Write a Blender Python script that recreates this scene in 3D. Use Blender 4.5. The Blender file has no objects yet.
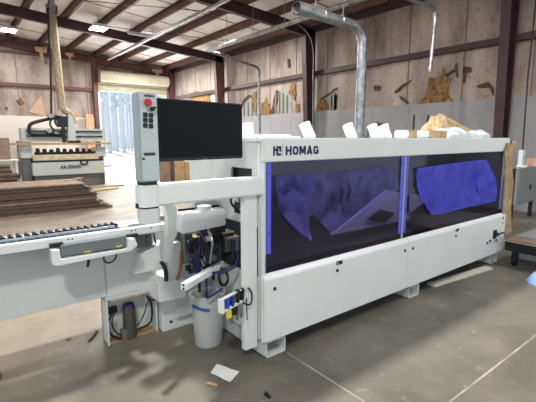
import bpy, bmesh, math, random
from mathutils import Vector, Matrix
random.seed(7)
S = bpy.context.scene
COL = S.collection
PI = math.pi
# ------------------------------------------------------------------ camera
HH = 1.62
PITCH = math.radians(8.907); YAW = math.radians(37.94)
FPX = 402.0
cd = bpy.data.cameras.new('camera'); cam = bpy.data.objects.new('camera', cd); COL.objects.link(cam)
cam.location = (0, 0, HH); cam.rotation_euler = (PI/2 - PITCH, 0, -YAW)
cd.sensor_width = 36; cd.lens = FPX/536*36; cd.clip_start = .02; cd.clip_end = 400
S.camera = cam
FH = Vector((math.sin(YAW), math.cos(YAW), 0)); RT = Vector((math.cos(YAW), -math.sin(YAW), 0))
FW = FH*math.cos(PITCH) - Vector((0, 0, math.sin(PITCH))); UP = Vector((0, 0, math.cos(PITCH))) + FH*math.sin(PITCH)
CP = Vector((0, 0, HH))
def ray(u, v): return FW*FPX + RT*(u-268) + UP*(201-v)
def PZ(u, v, z=0.): d = ray(u, v); return CP + d*((z-HH)/d.z)
def PY(u, v, y): d = ray(u, v); return CP + d*(y/d.y)
def PX(u, v, x): d = ray(u, v); return CP + d*(x/d.x)

# ------------------------------------------------------------------ materials
def s2l(c):
    return tuple(((x/255)/12.92 if x/255 <= .04045 else (((x/255)+.055)/1.055)**2.4) for x in c)
MATS = {}
def mat(name, rgb, rough=.5, metal=0., var=0., scale=5., rgb2=None, bump=0., bscale=40., spec=.5, emit=None, es=1., stretch=None, contrast=(.35, .65), alpha=1.):
    if name in MATS: return MATS[name]
    m = bpy.data.materials.new(name); m.use_nodes = True; n = m.node_tree.nodes; l = m.node_tree.links
    b = n['Principled BSDF']; c = s2l(rgb)
    b.inputs['Base Color'].default_value = (*c, 1); b.inputs['Roughness'].default_value = rough
    b.inputs['Metallic'].default_value = metal; b.inputs['Specular IOR Level'].default_value = spec
    if emit: b.inputs['Emission Color'].default_value = (*s2l(emit), 1); b.inputs['Emission Strength'].default_value = es
    tc = n.new('ShaderNodeTexCoord'); src = tc.outputs['Object']
    if stretch:
        mp = n.new('ShaderNodeMapping'); mp.inputs['Scale'].default_value = stretch; l.new(src, mp.inputs[0]); src = mp.outputs[0]
    if rgb2 or var:
        c2 = s2l(rgb2) if rgb2 else tuple(x*(1-var) for x in c)
        t = n.new('ShaderNodeTexNoise'); t.inputs['Scale'].default_value = scale; t.inputs['Detail'].default_value = 6; t.inputs['Roughness'].default_value = .6
        l.new(src, t.inputs['Vector'])
        r = n.new('ShaderNodeValToRGB'); r.color_ramp.elements[0].position = contrast[0]; r.color_ramp.elements[1].position = contrast[1]
        r.color_ramp.elements[0].color = (*c2, 1); r.color_ramp.elements[1].color = (*c, 1)
        l.new(t.outputs['Fac'], r.inputs[0]); l.new(r.outputs[0], b.inputs['Base Color'])
    if bump:
        t2 = n.new('ShaderNodeTexNoise'); t2.inputs['Scale'].default_value = bscale; t2.inputs['Detail'].default_value = 4
        l.new(src, t2.inputs['Vector'])
        bp = n.new('ShaderNodeBump'); bp.inputs['Strength'].default_value = bump; bp.inputs['Distance'].default_value = .02
        l.new(t2.outputs['Fac'], bp.inputs['Height']); l.new(bp.outputs[0], b.inputs['Normal'])
    if alpha < 1: b.inputs['Alpha'].default_value = alpha
    MATS[name] = m; return m

M_white = mat('white powder coat', (226, 231, 229), .38, var=.05, scale=3)
M_white2 = mat('pale grey powder coat', (210, 215, 213), .42, var=.06, scale=4)
M_grey = mat('mid grey plastic', (112, 118, 122), .45, var=.08)
M_lgrey = mat('light grey plastic', (160, 172, 176), .42, var=.05)
M_black = mat('black plastic', (22, 23, 25), .4, var=.2)
M_dark = mat('dark machine metal', (48, 50, 52), .4, .4, var=.3, scale=20)
M_screen = mat('screen glass', (14, 15, 22), .3, spec=.15)
M_navy = mat('navy lettering', (38, 40, 82), .5)
M_grletter = mat('dark grey lettering', (52, 62, 66), .6)
M_red = mat('red plastic', (186, 40, 44), .35)
M_steel = mat('bare steel', (170, 172, 175), .3, .9, var=.15, scale=15)
M_alu = mat('aluminium rail', (150, 162, 176), .35, .7, var=.1, scale=12)
M_galv = mat('galvanized duct', (176, 180, 182), .32, .85, rgb2=(120, 124, 128), scale=9)
M_blue = mat('blue plastic', (30, 70, 190), .4)
M_blue2 = mat('dark blue hose', (36, 44, 100), .4)
M_yel = mat('yellow sticker', (205, 200, 70), .5)
M_orange = mat('orange brown hose', (176, 120, 88), .5, var=.2)
M_brass = mat('tan fitting', (190, 178, 130), .45, .3)
M_wood = mat('pale wood', (205, 190, 160), .7, rgb2=(180, 160, 128), scale=10, stretch=(1, 8, 8))
M_wood2 = mat('weathered board', (190, 158, 110), .7, rgb2=(160, 130, 90), scale=10, stretch=(1, 8, 8))
M_card = mat('cardboard', (186, 158, 116), .8, rgb2=(160, 132, 92), scale=8)
M_cardw = mat('crumpled kraft paper', (184, 160, 122), .8, rgb2=(146, 122, 88), scale=14, bump=.6, bscale=25)
M_hard = mat('brown fibreboard', (94, 78, 68), .7, rgb2=(72, 60, 53), scale=6)
M_hard2 = mat('fibreboard with pale face', (150, 128, 108), .7, rgb2=(124, 102, 86), scale=5)
M_foam = mat('white foam', (232, 234, 230), .8, var=.06, scale=10)
M_bag = mat('clear plastic wrap', (214, 220, 222), .25, rgb2=(160, 168, 174), scale=12, bump=.5)
M_cable = mat('black rubber', (20, 20, 22), .5)
M_bin = mat('translucent white plastic', (188, 192, 190), .45, var=.05, scale=5)
M_bluetape = mat('blue strap', (50, 80, 160), .5)
M_brown_st = mat('red oxide steel', (108, 70, 66), .55, rgb2=(84, 54, 52), scale=3)
M_dark_st = mat('dark red oxide steel', (70, 44, 46), .5, rgb2=(50, 32, 36), scale=3)
M_insul = mat('white faced insulation', (246, 243, 241), .6, rgb2=(228, 222, 218), scale=1.6, bump=.5, bscale=2.2, contrast=(.38, .6))
M_liner = mat('pale wall liner sheet', (152, 151, 153), .5, rgb2=(138, 137, 139), scale=1.2)
M_torn = mat('torn brown fibreglass', (156, 120, 76), .95, rgb2=(92, 62, 38), scale=9, bump=1., bscale=18)
M_torn2 = mat('dark torn facing', (96, 78, 62), .95, rgb2=(48, 40, 34), scale=9, bump=.8, bscale=18)
M_rib = mat('bare ribbed wall sheet', (150, 152, 142), .5, var=.2, scale=3)
M_seam = mat('insulation seam tape', (112, 98, 92), .7)
M_liner_seam = mat('liner joint', (128, 124, 122), .7)
M_paper = mat('white paper', (232, 232, 230), .7)
M_rust = mat('orange painted post', (204, 160, 130), .6, var=.2)
M_cnc = mat('router grey paint', (188, 194, 193), .4, var=.06, scale=4)
M_cncd = mat('router dark grey', (104, 104, 104), .5, var=.15)
M_cncw = mat('spoilboard', (216, 200, 172), .8, rgb2=(190, 172, 146), scale=8)
M_hose = mat('tan dust hose', (176, 158, 128), .55, rgb2=(138, 122, 96), scale=10)
M_drum = mat('cream roll door drum', (216, 210, 190), .5, rgb2=(190, 184, 160), scale=1.5)
M_lamp = mat('lamp diffuser', (255, 255, 255), .5, emit=(255, 252, 246), es=14)
M_lampb = mat('lamp housing', (210, 210, 210), .5)
M_ebox = mat('electrical cabinet grey', (134, 142, 142), .4, var=.07)
M_pink = mat('pink box', (224, 176, 160), .6)
M_lblue = mat('light blue cloth', (140, 180, 226), .7)
M_trunk = mat('haze pale bark', (196, 204, 218), .9, var=.1, scale=2)  # outdoor haze and overexposure put into the bark colour
M_leaf = mat('hazy leaves', (206, 222, 226), .9, rgb2=(180, 204, 208), scale=1.)  # leaf colour lightened to carry the same haze
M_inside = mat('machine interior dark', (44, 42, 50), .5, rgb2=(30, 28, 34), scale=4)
M_reflection = mat('pale reflection plate', (150, 146, 166), .4, var=.1)  # lavender of the pane reflections put into the plate colour
M_film_edge = mat('blue edge film', (92, 98, 222), .35, var=.15, scale=20)

def mat_wall():
    m = bpy.data.materials.new('dirty insulation facing'); m.use_nodes = True; n = m.node_tree.nodes; l = m.node_tree.links
    b = n['Principled BSDF']; b.inputs['Roughness'].default_value = .65
    tc = n.new('ShaderNodeTexCoord')
    mp = n.new('ShaderNodeMapping'); mp.inputs['Scale'].default_value = (1, 1, .35); l.new(tc.outputs['Object'], mp.inputs[0])
    t = n.new('ShaderNodeTexNoise'); t.inputs['Scale'].default_value = 1.1; t.inputs['Detail'].default_value = 8; t.inputs['Roughness'].default_value = .65
    l.new(mp.outputs[0], t.inputs['Vector'])
    r = n.new('ShaderNodeValToRGB'); e = r.color_ramp.elements
    e[0].position = .3; e[0].color = (*s2l((96, 78, 68)), 1); e[1].position = .62; e[1].color = (*s2l((176, 162, 152)), 1)
    x = e.new(.45); x.color = (*s2l((144, 129, 120)), 1)
    l.new(t.outputs['Fac'], r.inputs[0])
    t2 = n.new('ShaderNodeTexNoise'); t2.inputs['Scale'].default_value = 9; t2.inputs['Detail'].default_value = 5; l.new(tc.outputs['Object'], t2.inputs['Vector'])
    r2 = n.new('ShaderNodeValToRGB'); r2.color_ramp.elements[0].position = .28; r2.color_ramp.elements[1].position = .42
    r2.color_ramp.elements[0].color = (.42, .33, .27, 1); r2.color_ramp.elements[1].color = (1, 1, 1, 1); l.new(t2.outputs['Fac'], r2.inputs[0])
    mx = n.new('ShaderNodeMixRGB'); mx.blend_type = 'MULTIPLY'; mx.inputs[0].default_value = .7
    l.new(r.outputs[0], mx.inputs[1]); l.new(r2.outputs[0], mx.inputs[2]); l.new(mx.outputs[0], b.inputs['Base Color'])
    bp = n.new('ShaderNodeBump'); bp.inputs['Strength'].default_value = .5; bp.inputs['Distance'].default_value = .05
    l.new(t.outputs['Fac'], bp.inputs['Height']); l.new(bp.outputs[0], b.inputs['Normal'])
    return m
M_wall = mat_wall()

def mat_floor():
    m = bpy.data.materials.new('worn concrete'); m.use_nodes = True; n = m.node_tree.nodes; l = m.node_tree.links
    b = n['Principled BSDF']; b.inputs['Specular IOR Level'].default_value = .35
    tc = n.new('ShaderNodeTexCoord')
    def noise(sc, det=8, rg=.65):
        t = n.new('ShaderNodeTexNoise'); t.inputs['Scale'].default_value = sc; t.inputs['Detail'].default_value = det; t.inputs['Roughness'].default_value = rg
        l.new(tc.outputs['Object'], t.inputs['Vector']); return t.outputs['Fac']
    def ramp(f, p0, c0, p1, c1):
        r = n.new('ShaderNodeValToRGB'); r.color_ramp.elements[0].position = p0; r.color_ramp.elements[1].position = p1
        r.color_ramp.elements[0].color = c0; r.color_ramp.elements[1].color = c1; l.new(f, r.inputs[0]); return r.outputs[0]
    def mix(a, c, f, mode='MIX'):
        x = n.new('ShaderNodeMixRGB'); x.blend_type = mode
        if isinstance(f, float): x.inputs[0].default_value = f
        else: l.new(f, x.inputs[0])
        l.new(a, x.inputs[1]); l.new(c, x.inputs[2]); return x.outputs[0]
    gr = ramp(noise(1.3), .32, (*s2l((96, 93, 84)), 1), .66, (*s2l((124, 120, 109)), 1))
    tan = ramp(noise(2.0), .3, (*s2l((124, 114, 100)), 1), .65, (*s2l((152, 141, 124)), 1))
    # lighter tan concrete beyond the infeed side, with a noisy edge
    sp = n.new('ShaderNodeSeparateXYZ'); l.new(tc.outputs['Object'], sp.inputs[0])
    ad = n.new('ShaderNodeMath'); ad.operation = 'MULTIPLY_ADD'; ad.inputs[1].default_value = -.35; l.new(sp.outputs['X'], ad.inputs[0]); l.new(sp.outputs['Y'], ad.inputs[2])
    nz = n.new('ShaderNodeMath'); nz.operation = 'MULTIPLY_ADD'; nz.inputs[1].default_value = 2.2; l.new(noise(1.1), nz.inputs[0]); l.new(ad.outputs[0], nz.inputs[2])
    mr = n.new('ShaderNodeMapRange'); mr.inputs['From Min'].default_value = 3.5; mr.inputs['From Max'].default_value = 4.4; l.new(nz.outputs[0], mr.inputs['Value'])
    base = mix(gr, tan, mr.outputs[0])
    sc = ramp(noise(7, 10, .75), .57, (0, 0, 0, 1), .72, (1, 1, 1, 1))
    rgb = n.new('ShaderNodeRGB'); rgb.outputs[0].default_value = (*s2l((192, 186, 172)), 1)
    sm = n.new('ShaderNodeMath'); sm.operation = 'MULTIPLY'; sm.inputs[1].default_value = .45; l.new(sc, sm.inputs[0])
    base = mix(base, rgb.outputs[0], sm.outputs[0])
    dk = ramp(noise(.7, 6), .33, (.62, .61, .6, 1), .5, (1, 1, 1, 1))
    base = mix(base, dk, .8, 'MULTIPLY')
    l.new(base, b.inputs['Base Color'])
    rr = ramp(noise(3), .3, (.38, .38, .38, 1), .7, (.62, .62, .62, 1)); l.new(rr, b.inputs['Roughness'])
    bp = n.new('ShaderNodeBump'); bp.inputs['Strength'].default_value = .15; bp.inputs['Distance'].default_value = .01
    l.new(noise(30), bp.inputs['Height']); l.new(bp.outputs[0], b.inputs['Normal'])
    return m
M_floor = mat_floor()

def mat_glass():
    m = bpy.data.materials.new('smoked window pane'); m.use_nodes = True; n = m.node_tree.nodes; l = m.node_tree.links
    n.remove(n['Principled BSDF']); o = n['Material Output']
    tr = n.new('ShaderNodeBsdfTransparent'); tr.inputs[0].default_value = (.64, .62, .74, 1)
    gl = n.new('ShaderNodeBsdfGlossy'); gl.inputs['Roughness'].default_value = .06
    fr = n.new('ShaderNodeLayerWeight'); fr.inputs[0].default_value = .5
    pw = n.new('ShaderNodeMath'); pw.operation = 'POWER'; pw.inputs[1].default_value = 4.5; l.new(fr.outputs['Facing'], pw.inputs[0])
    ml = n.new('ShaderNodeMath'); ml.operation = 'MULTIPLY_ADD'; ml.inputs[1].default_value = .5; ml.inputs[2].default_value = .035; l.new(pw.outputs[0], ml.inputs[0])
    mx = n.new('ShaderNodeMixShader'); l.new(ml.outputs[0], mx.inputs[0]); l.new(tr.outputs[0], mx.inputs[1]); l.new(gl.outputs[0], mx.inputs[2]); l.new(mx.outputs[0], o.inputs[0])
    return m
M_glass = mat_glass()
def mat_film(name, rgb, a0, a1, sc=5., clear=(.45, .45, .95)):
    m = bpy.data.materials.new(name); m.use_nodes = True; n = m.node_tree.nodes; l = m.node_tree.links
    b = n['Principled BSDF']; b.inputs['Base Color'].default_value = (*s2l(rgb), 1); b.inputs['Roughness'].default_value = .3
    o = n['Material Output']; tr = n.new('ShaderNodeBsdfTransparent'); tr.inputs[0].default_value = (*clear, 1)
    tc = n.new('ShaderNodeTexCoord'); t = n.new('ShaderNodeTexNoise'); t.inputs['Scale'].default_value = sc; t.inputs['Detail'].default_value = 6; t.inputs['Distortion'].default_value = 1.2
    l.new(tc.outputs['Object'], t.inputs['Vector'])
    mr = n.new('ShaderNodeMapRange'); mr.inputs['From Min'].default_value = .3; mr.inputs['From Max'].default_value = .72; mr.inputs['To Min'].default_value = a0; mr.inputs['To Max'].default_value = a1
    l.new(t.outputs['Fac'], mr.inputs['Value'])
    bp = n.new('ShaderNodeBump'); bp.inputs['Strength'].default_value = .4; bp.inputs['Distance'].default_value = .02; l.new(t.outputs['Fac'], bp.inputs['Height']); l.new(bp.outputs[0], b.inputs['Normal'])
    mx = n.new('ShaderNodeMixShader'); l.new(mr.outputs[0], mx.inputs[0]); l.new(tr.outputs[0], mx.inputs[1]); l.new(b.outputs[0], mx.inputs[2]); l.new(mx.outputs[0], o.inputs[0])
    return m
M_film = mat_film('blue protective film', (72, 76, 214), .55, .85)
M_filml = mat_film('thin violet film', (110, 106, 190), .04, .42, 6., (.75, .75, .95))

# ------------------------------------------------------------------ mesh builder
class MB:
    def __init__(s): s.v = []; s.f = []
    def add(s, vs, fs):
        k = len(s.v); s.v += [Vector(p) for p in vs]; s.f += [tuple(i+k for i in f) for f in fs]; return s
    def box(s, x0, x1, y0, y1, z0, z1):
        vs = [(x, y, z) for z in (z0, z1) for y in (y0, y1) for x in (x0, x1)]
        return s.add(vs, [(0, 2, 3, 1), (4, 5, 7, 6), (0, 1, 5, 4), (2, 6, 7, 3), (0, 4, 6, 2), (1, 3, 7, 5)])
    def bar(s, a, b, w, h, up=(0, 0, 1)):
        a = Vector(a); b = Vector(b); d = (b-a).normalized(); u = Vector(up); r = d.cross(u)
        if r.length < 1e-4: r = d.cross(Vector((0, 1, 0)))
        r.normalize(); u = r.cross(d).normalized()
        vs = [p + r*(i*w/2) + u*(j*h/2) for p in (a, b) for i, j in ((-1, -1), (1, -1), (1, 1), (-1, 1))]
        return s.add(vs, [(0, 1, 2, 3), (7, 6, 5, 4), (0, 4, 5, 1), (1, 5, 6, 2), (2, 6, 7, 3), (3, 7, 4, 0)])
    def tube(s, pts, r, n=12, cap=True, rs=None):
        pts = [Vector(p) for p in pts]; k = len(s.v); N = len(pts)
        t0 = (pts[1]-pts[0]).normalized(); ref = Vector((0, 0, 1)) if abs(t0.z) < .9 else Vector((1, 0, 0))
        u = t0.cross(ref).normalized()
        for i, p in enumerate(pts):
            t = (pts[min(i+1, N-1)] - pts[max(i-1, 0)]).normalized()
            u = (u - t*u.dot(t)).normalized(); w = t.cross(u); rr = rs[i] if rs else r
            for j in range(n):
                a = 2*PI*j/n; s.v.append(p + (u*math.cos(a) + w*math.sin(a))*rr)
        for i in range(N-1):
            for j in range(n):
                a = k+i*n+j; b = k+i*n+(j+1) % n; s.f.append((a, b, b+n, a+n))
        if cap: s.f.append(tuple(k+j for j in reversed(range(n)))); s.f.append(tuple(k+(N-1)*n+j for j in range(n)))
        return s
    def prism(s, poly, axis, a, b):
        """poly of 2D points in the plane normal to axis, extruded from a to b"""
        def mk(p, t): return {'x': (t, p[0], p[1]), 'y': (p[0], t, p[1]), 'z': (p[0], p[1], t)}[axis]
        n = len(poly); vs = [mk(p, a) for p in poly] + [mk(p, b) for p in poly]
        fs = [tuple(range(n)), tuple(reversed(range(n, 2*n)))] + [(i, i+n, (i+1) % n+n, (i+1) % n) for i in range(n)]
        return s.add(vs, fs)
    def build(s, name, m, parent=None, bevel=0., seg=2, smooth=True):
        me = bpy.data.meshes.new(name); me.from_pydata([tuple(v) for v in s.v], [], s.f)
        bm = bmesh.new(); bm.from_mesh(me); bmesh.ops.recalc_face_normals(bm, faces=bm.faces)
        if bevel:
            es = [e for e in bm.edges if len(e.link_faces) == 2 and e.calc_face_angle(0) > .6]
            bmesh.ops.bevel(bm, geom=es, offset=bevel, segments=seg, affect='EDGES', clamp_overlap=True)
        bm.to_mesh(me); bm.free()
        if smooth:
            for p in me.polygons: p.use_smooth = True
            me.set_sharp_from_angle(angle=math.radians(38))
        me.materials.append(m); o = bpy.data.objects.new(name, me); COL.objects.link(o)
        if parent:
            o.parent = parent
            t = parent; off = Vector((0, 0, 0))
            while t: off += t.location; t = t.parent
            for v in me.vertices: v.co -= off
        return o
def tag(o, label, cat, group=None, kind=None):
    o['label'] = label; o['category'] = cat
    if group: o['group'] = group
    if kind: o['kind'] = kind
    return o
def thing(name, loc, label, cat, group=None):
    o = bpy.data.objects.new(name, None); COL.objects.link(o); o.location = loc; o.empty_display_size = .1
    return tag(o, label, cat, group)
def base(o):
    """put a one-mesh thing's origin at its base"""
    me = o.data; n = len(me.vertices); lo = min(v.co.z for v in me.vertices)
    c = Vector((sum(v.co.x for v in me.vertices)/n, sum(v.co.y for v in me.vertices)/n, lo))
    for v in me.vertices: v.co -= c
    o.location = c; return o
def struct(o, label=None):
    o['kind'] = 'structure'
    if label: o['label'] = label
    return o
def dup(o, parent=None, off=None):
    c = o.copy(); COL.objects.link(c); c.parent = parent
    if off: c.location = o.location + Vector(off)
    for ch in list(o.children): dup(ch, c)
    return c
def text_mesh(name, txt, size, m, parent, origin, xdir, bold=.0, depth=.003, updir=(0, 0, 1), sx=1., fit=None):
    cu = bpy.data.curves.new(name, 'FONT'); cu.body = txt; cu.size = size; cu.extrude = depth/2; cu.offset = bold; cu.resolution_u = 3
    tmp = bpy.data.objects.new('tmp', cu); COL.objects.link(tmp)
    dg = bpy.context.evaluated_depsgraph_get(); me = bpy.data.meshes.new_from_object(tmp.evaluated_get(dg))
    bpy.data.objects.remove(tmp); bpy.data.curves.remove(cu)
    me.name = name
    if fit: mn = min(v.co.x for v in me.vertices); sx = fit/(max(v.co.x for v in me.vertices)-mn)
    X = Vector(xdir).normalized(); U = Vector(updir).normalized(); N = X.cross(U)
    off = Vector((0, 0, 0)); t = parent
    while t: off += t.location; t = t.parent
    for v in me.vertices: v.co = Vector(origin) - off + X*v.co.x*sx + U*v.co.y + N*v.co.z
    me.materials.clear(); me.materials.append(m)
    o = bpy.data.objects.new(name, me); COL.objects.link(o); o.parent = parent; return o
def arc(pts, n=6, r=.15):
    """round the corners of a polyline"""
    P = [Vector(p) for p in pts]; out = [P[0]]
    for i in range(1, len(P)-1):
        a = (P[i-1]-P[i]); b = (P[i+1]-P[i]); rr = min(r, a.length*.45, b.length*.45)
        p0 = P[i]+a.normalized()*rr; p1 = P[i]+b.normalized()*rr
        for k in range(n+1):
            t = k/n; out.append(p0*(1-t)**2 + P[i]*2*t*(1-t) + p1*t*t)
    out.append(P[-1]); return out
def smoothpath(pts, n=6):
    P = [Vector(p) for p in pts]; out = []
    for i in range(len(P)-1):
        a = P[max(i-1, 0)]; b = P[i]; c = P[i+1]; d = P[min(i+2, len(P)-1)]
        for k in range(n):
            t = k/n; out.append(.5*((2*b)+(-a+c)*t+(2*a-5*b+4*c-d)*t*t+(-a+3*b-3*c+d)*t**3))
    out.append(P[-1]); return out

# ------------------------------------------------------------------ SETTING
XW = 10.0; YW = 21.4; XL = -9.0; YF = -7.0
struct(MB().box(XL, XW+.3, YF, YW+.3, -.2, 0).build('floor', M_floor, smooth=False))
M_joint = mat('floor joint filler', (176, 168, 150), .8, rgb2=(130, 124, 112), scale=6)
struct(MB().box(-3, 9.9, 1.092, 1.106, -.001, .0012).box(1.865, 1.877, -2, 2.16, -.001, .0012).box(-8, 9.9, 7.5, 7.52, -.001, .0012).build('floor_joint', M_joint, smooth=False))
# roof slopes down to the right wall
def zr(x, o=0.): return 5.40 + (XW-x)*.079 + o      # underside of insulation
c = MB().prism([(XL, zr(XL)), (XW+.3, zr(XW+.3)), (XW+.3, zr(XW+.3)+.25), (XL, zr(XL)+.25)], 'y', YF, YW+.3)
ceil = struct(c.build('ceiling', M_insul, smooth=False))
# right wall
wr = struct(MB().box(XW, XW+.25, -1.5, YW+.3, 0, 5.7).build('wall_right', M_wall, smooth=False))
ln = MB().box(XW-.05, XW, -1.5, YW, 0, 2.52); struct(ln.build('liner_sheet', M_liner, wr, smooth=False))
sm_ = MB()
y = -1.0
while y < YW: sm_.box(XW-.012, XW, y, y+.022, 2.52, 5.5); y += 1.52
struct(sm_.build('seam_tape', M_seam, wr, smooth=False))
sm_ = MB(); y = .4
while y < YW: sm_.box(XW-.054, XW-.05, y, y+.012, .05, 2.5); y += 1.22
struct(sm_.build('liner_seam', M_liner_seam, wr, smooth=False))
struct(MB().box(XW-.16, XW, -1.5, YW, 3.70, 3.84).build('girt', M_dark_st, wr, .005))
struct(MB().box(XW-.16, XW, -1.5, YW, 5.12, 5.3).build('eave_strut', M_dark_st, wr, .005))
# back wall with the loading door opening X 6.0 .. 9.55, z 0 .. 4.0
DX0, DX1, DZ = 6.0, 9.45, 4.02
wb = struct(MB().box(XL, DX0, YW, YW+.25, 0, 7.).box(DX1, XW+.3, YW, YW+.25, 0, 7.).box(DX0, DX1, YW, YW+.25, DZ, 6.2).build('wall_back', M_wall, smooth=False))
struct(MB().box(XL, DX0-.25, YW-.05, YW, 0, 2.6).build('liner_sheet', mat('cream liner sheet', (214, 208, 198), .5, var=.06, scale=2), wb, smooth=False))
struct(MB().box(XL, DX0-.3, YW-.16, YW, 3.88, 4.02).box(XL, DX0-.3, YW-.12, YW, 5.28, 5.38).build('girt', M_brown_st, wb))
sm_ = MB(); x = -7.6
while x < DX0-.3: sm_.box(x, x+.025, YW-.012, YW, 2.6, 6.5); x += 1.45
struct(sm_.build('seam_tape', M_seam, wb, smooth=False))
# torn insulation pieces on the walls
def crop(x0, y0, s, pts): return [(x0+a/s, y0+b/s) for a, b in pts]
def patch(pl, pts, m, name, parent, thick=.03, off=.0):
    if pl == 'x':
        poly = [PX(u, v, XW-.01) for u, v in pts]; poly = [(p.y, p.z) for p in poly]
        a, b = XW-thick-off, XW+.01
    else:
        poly = [PY(u, v, YW-.01) for u, v in pts]; poly = [(p.x, p.z) for p in poly]
        a, b = YW-thick-off, YW+.01
    # ragged edge
    out = []
    for i, p in enumerate(poly):
        q = poly[(i+1) % len(poly)]; out.append(p); L = math.hypot(q[0]-p[0], q[1]-p[1]); k = int(L/.12)
        for j in range(1, k):
            t = j/k; out.append((p[0]+(q[0]-p[0])*t+random.uniform(-.025, .025), p[1]+(q[1]-p[1])*t+random.uniform(-.025, .025)))
    n = len(out)
    mb = MB().prism(out, pl, a, b)
    return struct(mb.build(name, m, parent, smooth=False))
RP = [
 (crop(395, 60, 7.66, [(265,130),(300,142),(345,130),(370,55),(388,115),(430,150),(412,190),(405,265),(440,310),(482,350),(400,362),(230,372),(145,372),(200,300),(240,280),(255,210)]), M_torn, 'torn_insulation'),
 (crop(395, 60, 7.66, [(0,240),(60,188),(125,150),(122,165),(60,212),(5,255)]), M_torn2, 'torn_slit'),
 (crop(395, 60, 7.66, [(32,272),(60,285),(106,330),(95,338),(50,302)]), M_torn2, 'torn_slit'),
 (crop(395, 60, 7.66, [(395,112),(460,65),(470,22),(478,60),(484,138),(474,130),(466,84),(402,122)]), M_torn2, 'torn_slit'),
 (crop(402, 0, 4, [(248,264),(276,270),(278,288),(258,290),(251,332),(244,330)]), M_torn2, 'torn_slit'),
 (crop(402, 0, 4, [(298,344),(345,328),(366,352),(366,382),(350,348),(306,352)]), M_torn2, 'torn_slit'),
 (crop(330, 60, 4.73, [(210,122),(236,122),(238,142),(212,146)]), M_torn2, 'torn_slit'),
 (crop(330, 60, 4.73, [(0,180),(35,160),(35,250),(0,252)]), M_rib, 'bare_sheet'),
 (crop(240, 60, 5.03, [(380,268),(400,215),(420,190),(440,215),(475,268)]), M_torn, 'torn_insulation'),
 (crop(240, 60, 5.03, [(422,188),(488,140),(490,262),(476,266),(441,212)]), M_rib, 'bare_sheet'),
 (crop(240, 60, 5.03, [(398,205),(440,172),(490,138),(490,148),(425,190)]), M_torn2, 'torn_slit'),
 (crop(240, 60, 5.03, [(172,272),(188,175),(205,152),(240,162),(258,185),(260,275)]), M_rib, 'bare_sheet'),
 (crop(240, 60, 5.03, [(108,275),(112,212),(122,225),(132,188),(140,220),(152,222),(152,278)]), M_torn, 'torn_insulation'),
 (crop(240, 60, 5.03, [(158,268),(170,200),(185,150),(200,160),(192,205),(172,268)]), M_torn2, 'torn_insulation'),
 (crop(240, 60, 5.03, [(248,165),(262,120),(275,115),(285,170),(278,205),(262,180)]), M_torn, 'torn_insulation'),
 (crop(240, 60, 5.03, [(282,272),(285,225),(298,220),(299,272)]), M_torn, 'torn_insulation'),
 (crop(240, 60, 5.03, [(0,285),(2,225),(20,202),(45,182),(70,188),(95,205),(100,280)]), M_rib, 'bare_sheet'),
 (crop(240, 60, 5.03, [(5,230),(22,195),(45,175),(62,182),(48,192),(28,210),(12,240)]), M_torn2, 'torn_insulation'),
 (crop(240, 60, 5.03, [(60,195),(72,160),(85,155),(84,262),(72,265)]), M_torn, 'torn_insulation'),
 (crop(160, 60, 5.96, [(175,262),(180,200),(220,185),(250,192),(288,182),(302,262)]), M_torn, 'torn_insulation'),
 (crop(268, 0, 4, [(80,235),(88,238),(90,268),(82,272)]), M_torn2, 'torn_slit'),
]
for pts, m, nm in RP: patch('x', pts, m, nm, wr, .015 if nm == 'bare_sheet' else .04)
# ribs on the bare sheets
rb = MB()
for u0, v0, v1 in ((276, 93, 113), (279.5, 92, 113), (283, 93, 113), (287, 95, 113), (244, 105, 116), (248, 102, 116), (252, 101, 116), (256, 102, 116), (331, 95, 111), (334, 92, 111)):
    a = PX(u0, v0, XW-.02); b = PX(u0, v1, XW-.02); rb.box(XW-.05, XW, a.y-.03, a.y+.03, b.z, a.z)
struct(rb.build('sheet_rib', mat('rib shade sheet', (122, 120, 112), .5, var=.1), wr, smooth=False))
for pts, m in ((crop(0, 60, 4.73, [(75,188),(88,190),(100,172),(104,190),(116,202),(100,216),(85,210)]), M_torn),
               (crop(0, 60, 4.73, [(135,243),(160,210),(192,168),(216,265),(150,252)]), mat('brown water stain', (196, 164, 138), .8, var=.2)),
               (crop(0, 60, 4.73, [(22,222),(38,222),(36,235),(25,235)]), M_torn)):
    patch('y', pts, m, 'torn_insulation', wb, .03, .0)

# steel frames: columns on the right wall and rafters above
def rafter(Y, x0, x1, d0, d1, w=.16, m=M_dark_st):
    """I section rafter, underside of purlins at zr-.2"""
    t = lambda x: zr(x) - .22
    mb = MB()
    mb.prism([(x0, t(x0)-d0), (x1, t(x1)-d1), (x1, t(x1)), (x0, t(x0))], 'y', Y-.006, Y+.006)
    mb.prism([(x0, t(x0)-d0-.012), (x1, t(x1)-d1-.012), (x1, t(x1)-d1), (x0, t(x0)-d0)], 'y', Y-w/2, Y+w/2)
    mb.prism([(x0, t(x0)-.012), (x1, t(x1)-.012), (x1, t(x1)), (x0, t(x0))], 'y', Y-w/2, Y+w/2)
    return mb
def column(Y, m, name='steel_column'):
    mb = MB(); z1 = 5.15
    mb.prism([(XW-.36, 0), (XW-.17, 0), (XW-.17, z1), (XW-.62, z1)], 'y', Y-.006, Y+.006)
    mb.prism([(XW-.375, 0), (XW-.36, 0), (XW-.62, z1), (XW-.635, z1)], 'y', Y-.1, Y+.1)
    mb.box(XW-.185, XW-.17, Y-.1, Y+.1, 0, z1)
    struct(mb.build(name, m, smooth=False))
for Y, m in ((3.98, M_dark_st), (10.15, M_dark_st), (15.85, M_brown_st)): column(Y, m)
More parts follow.
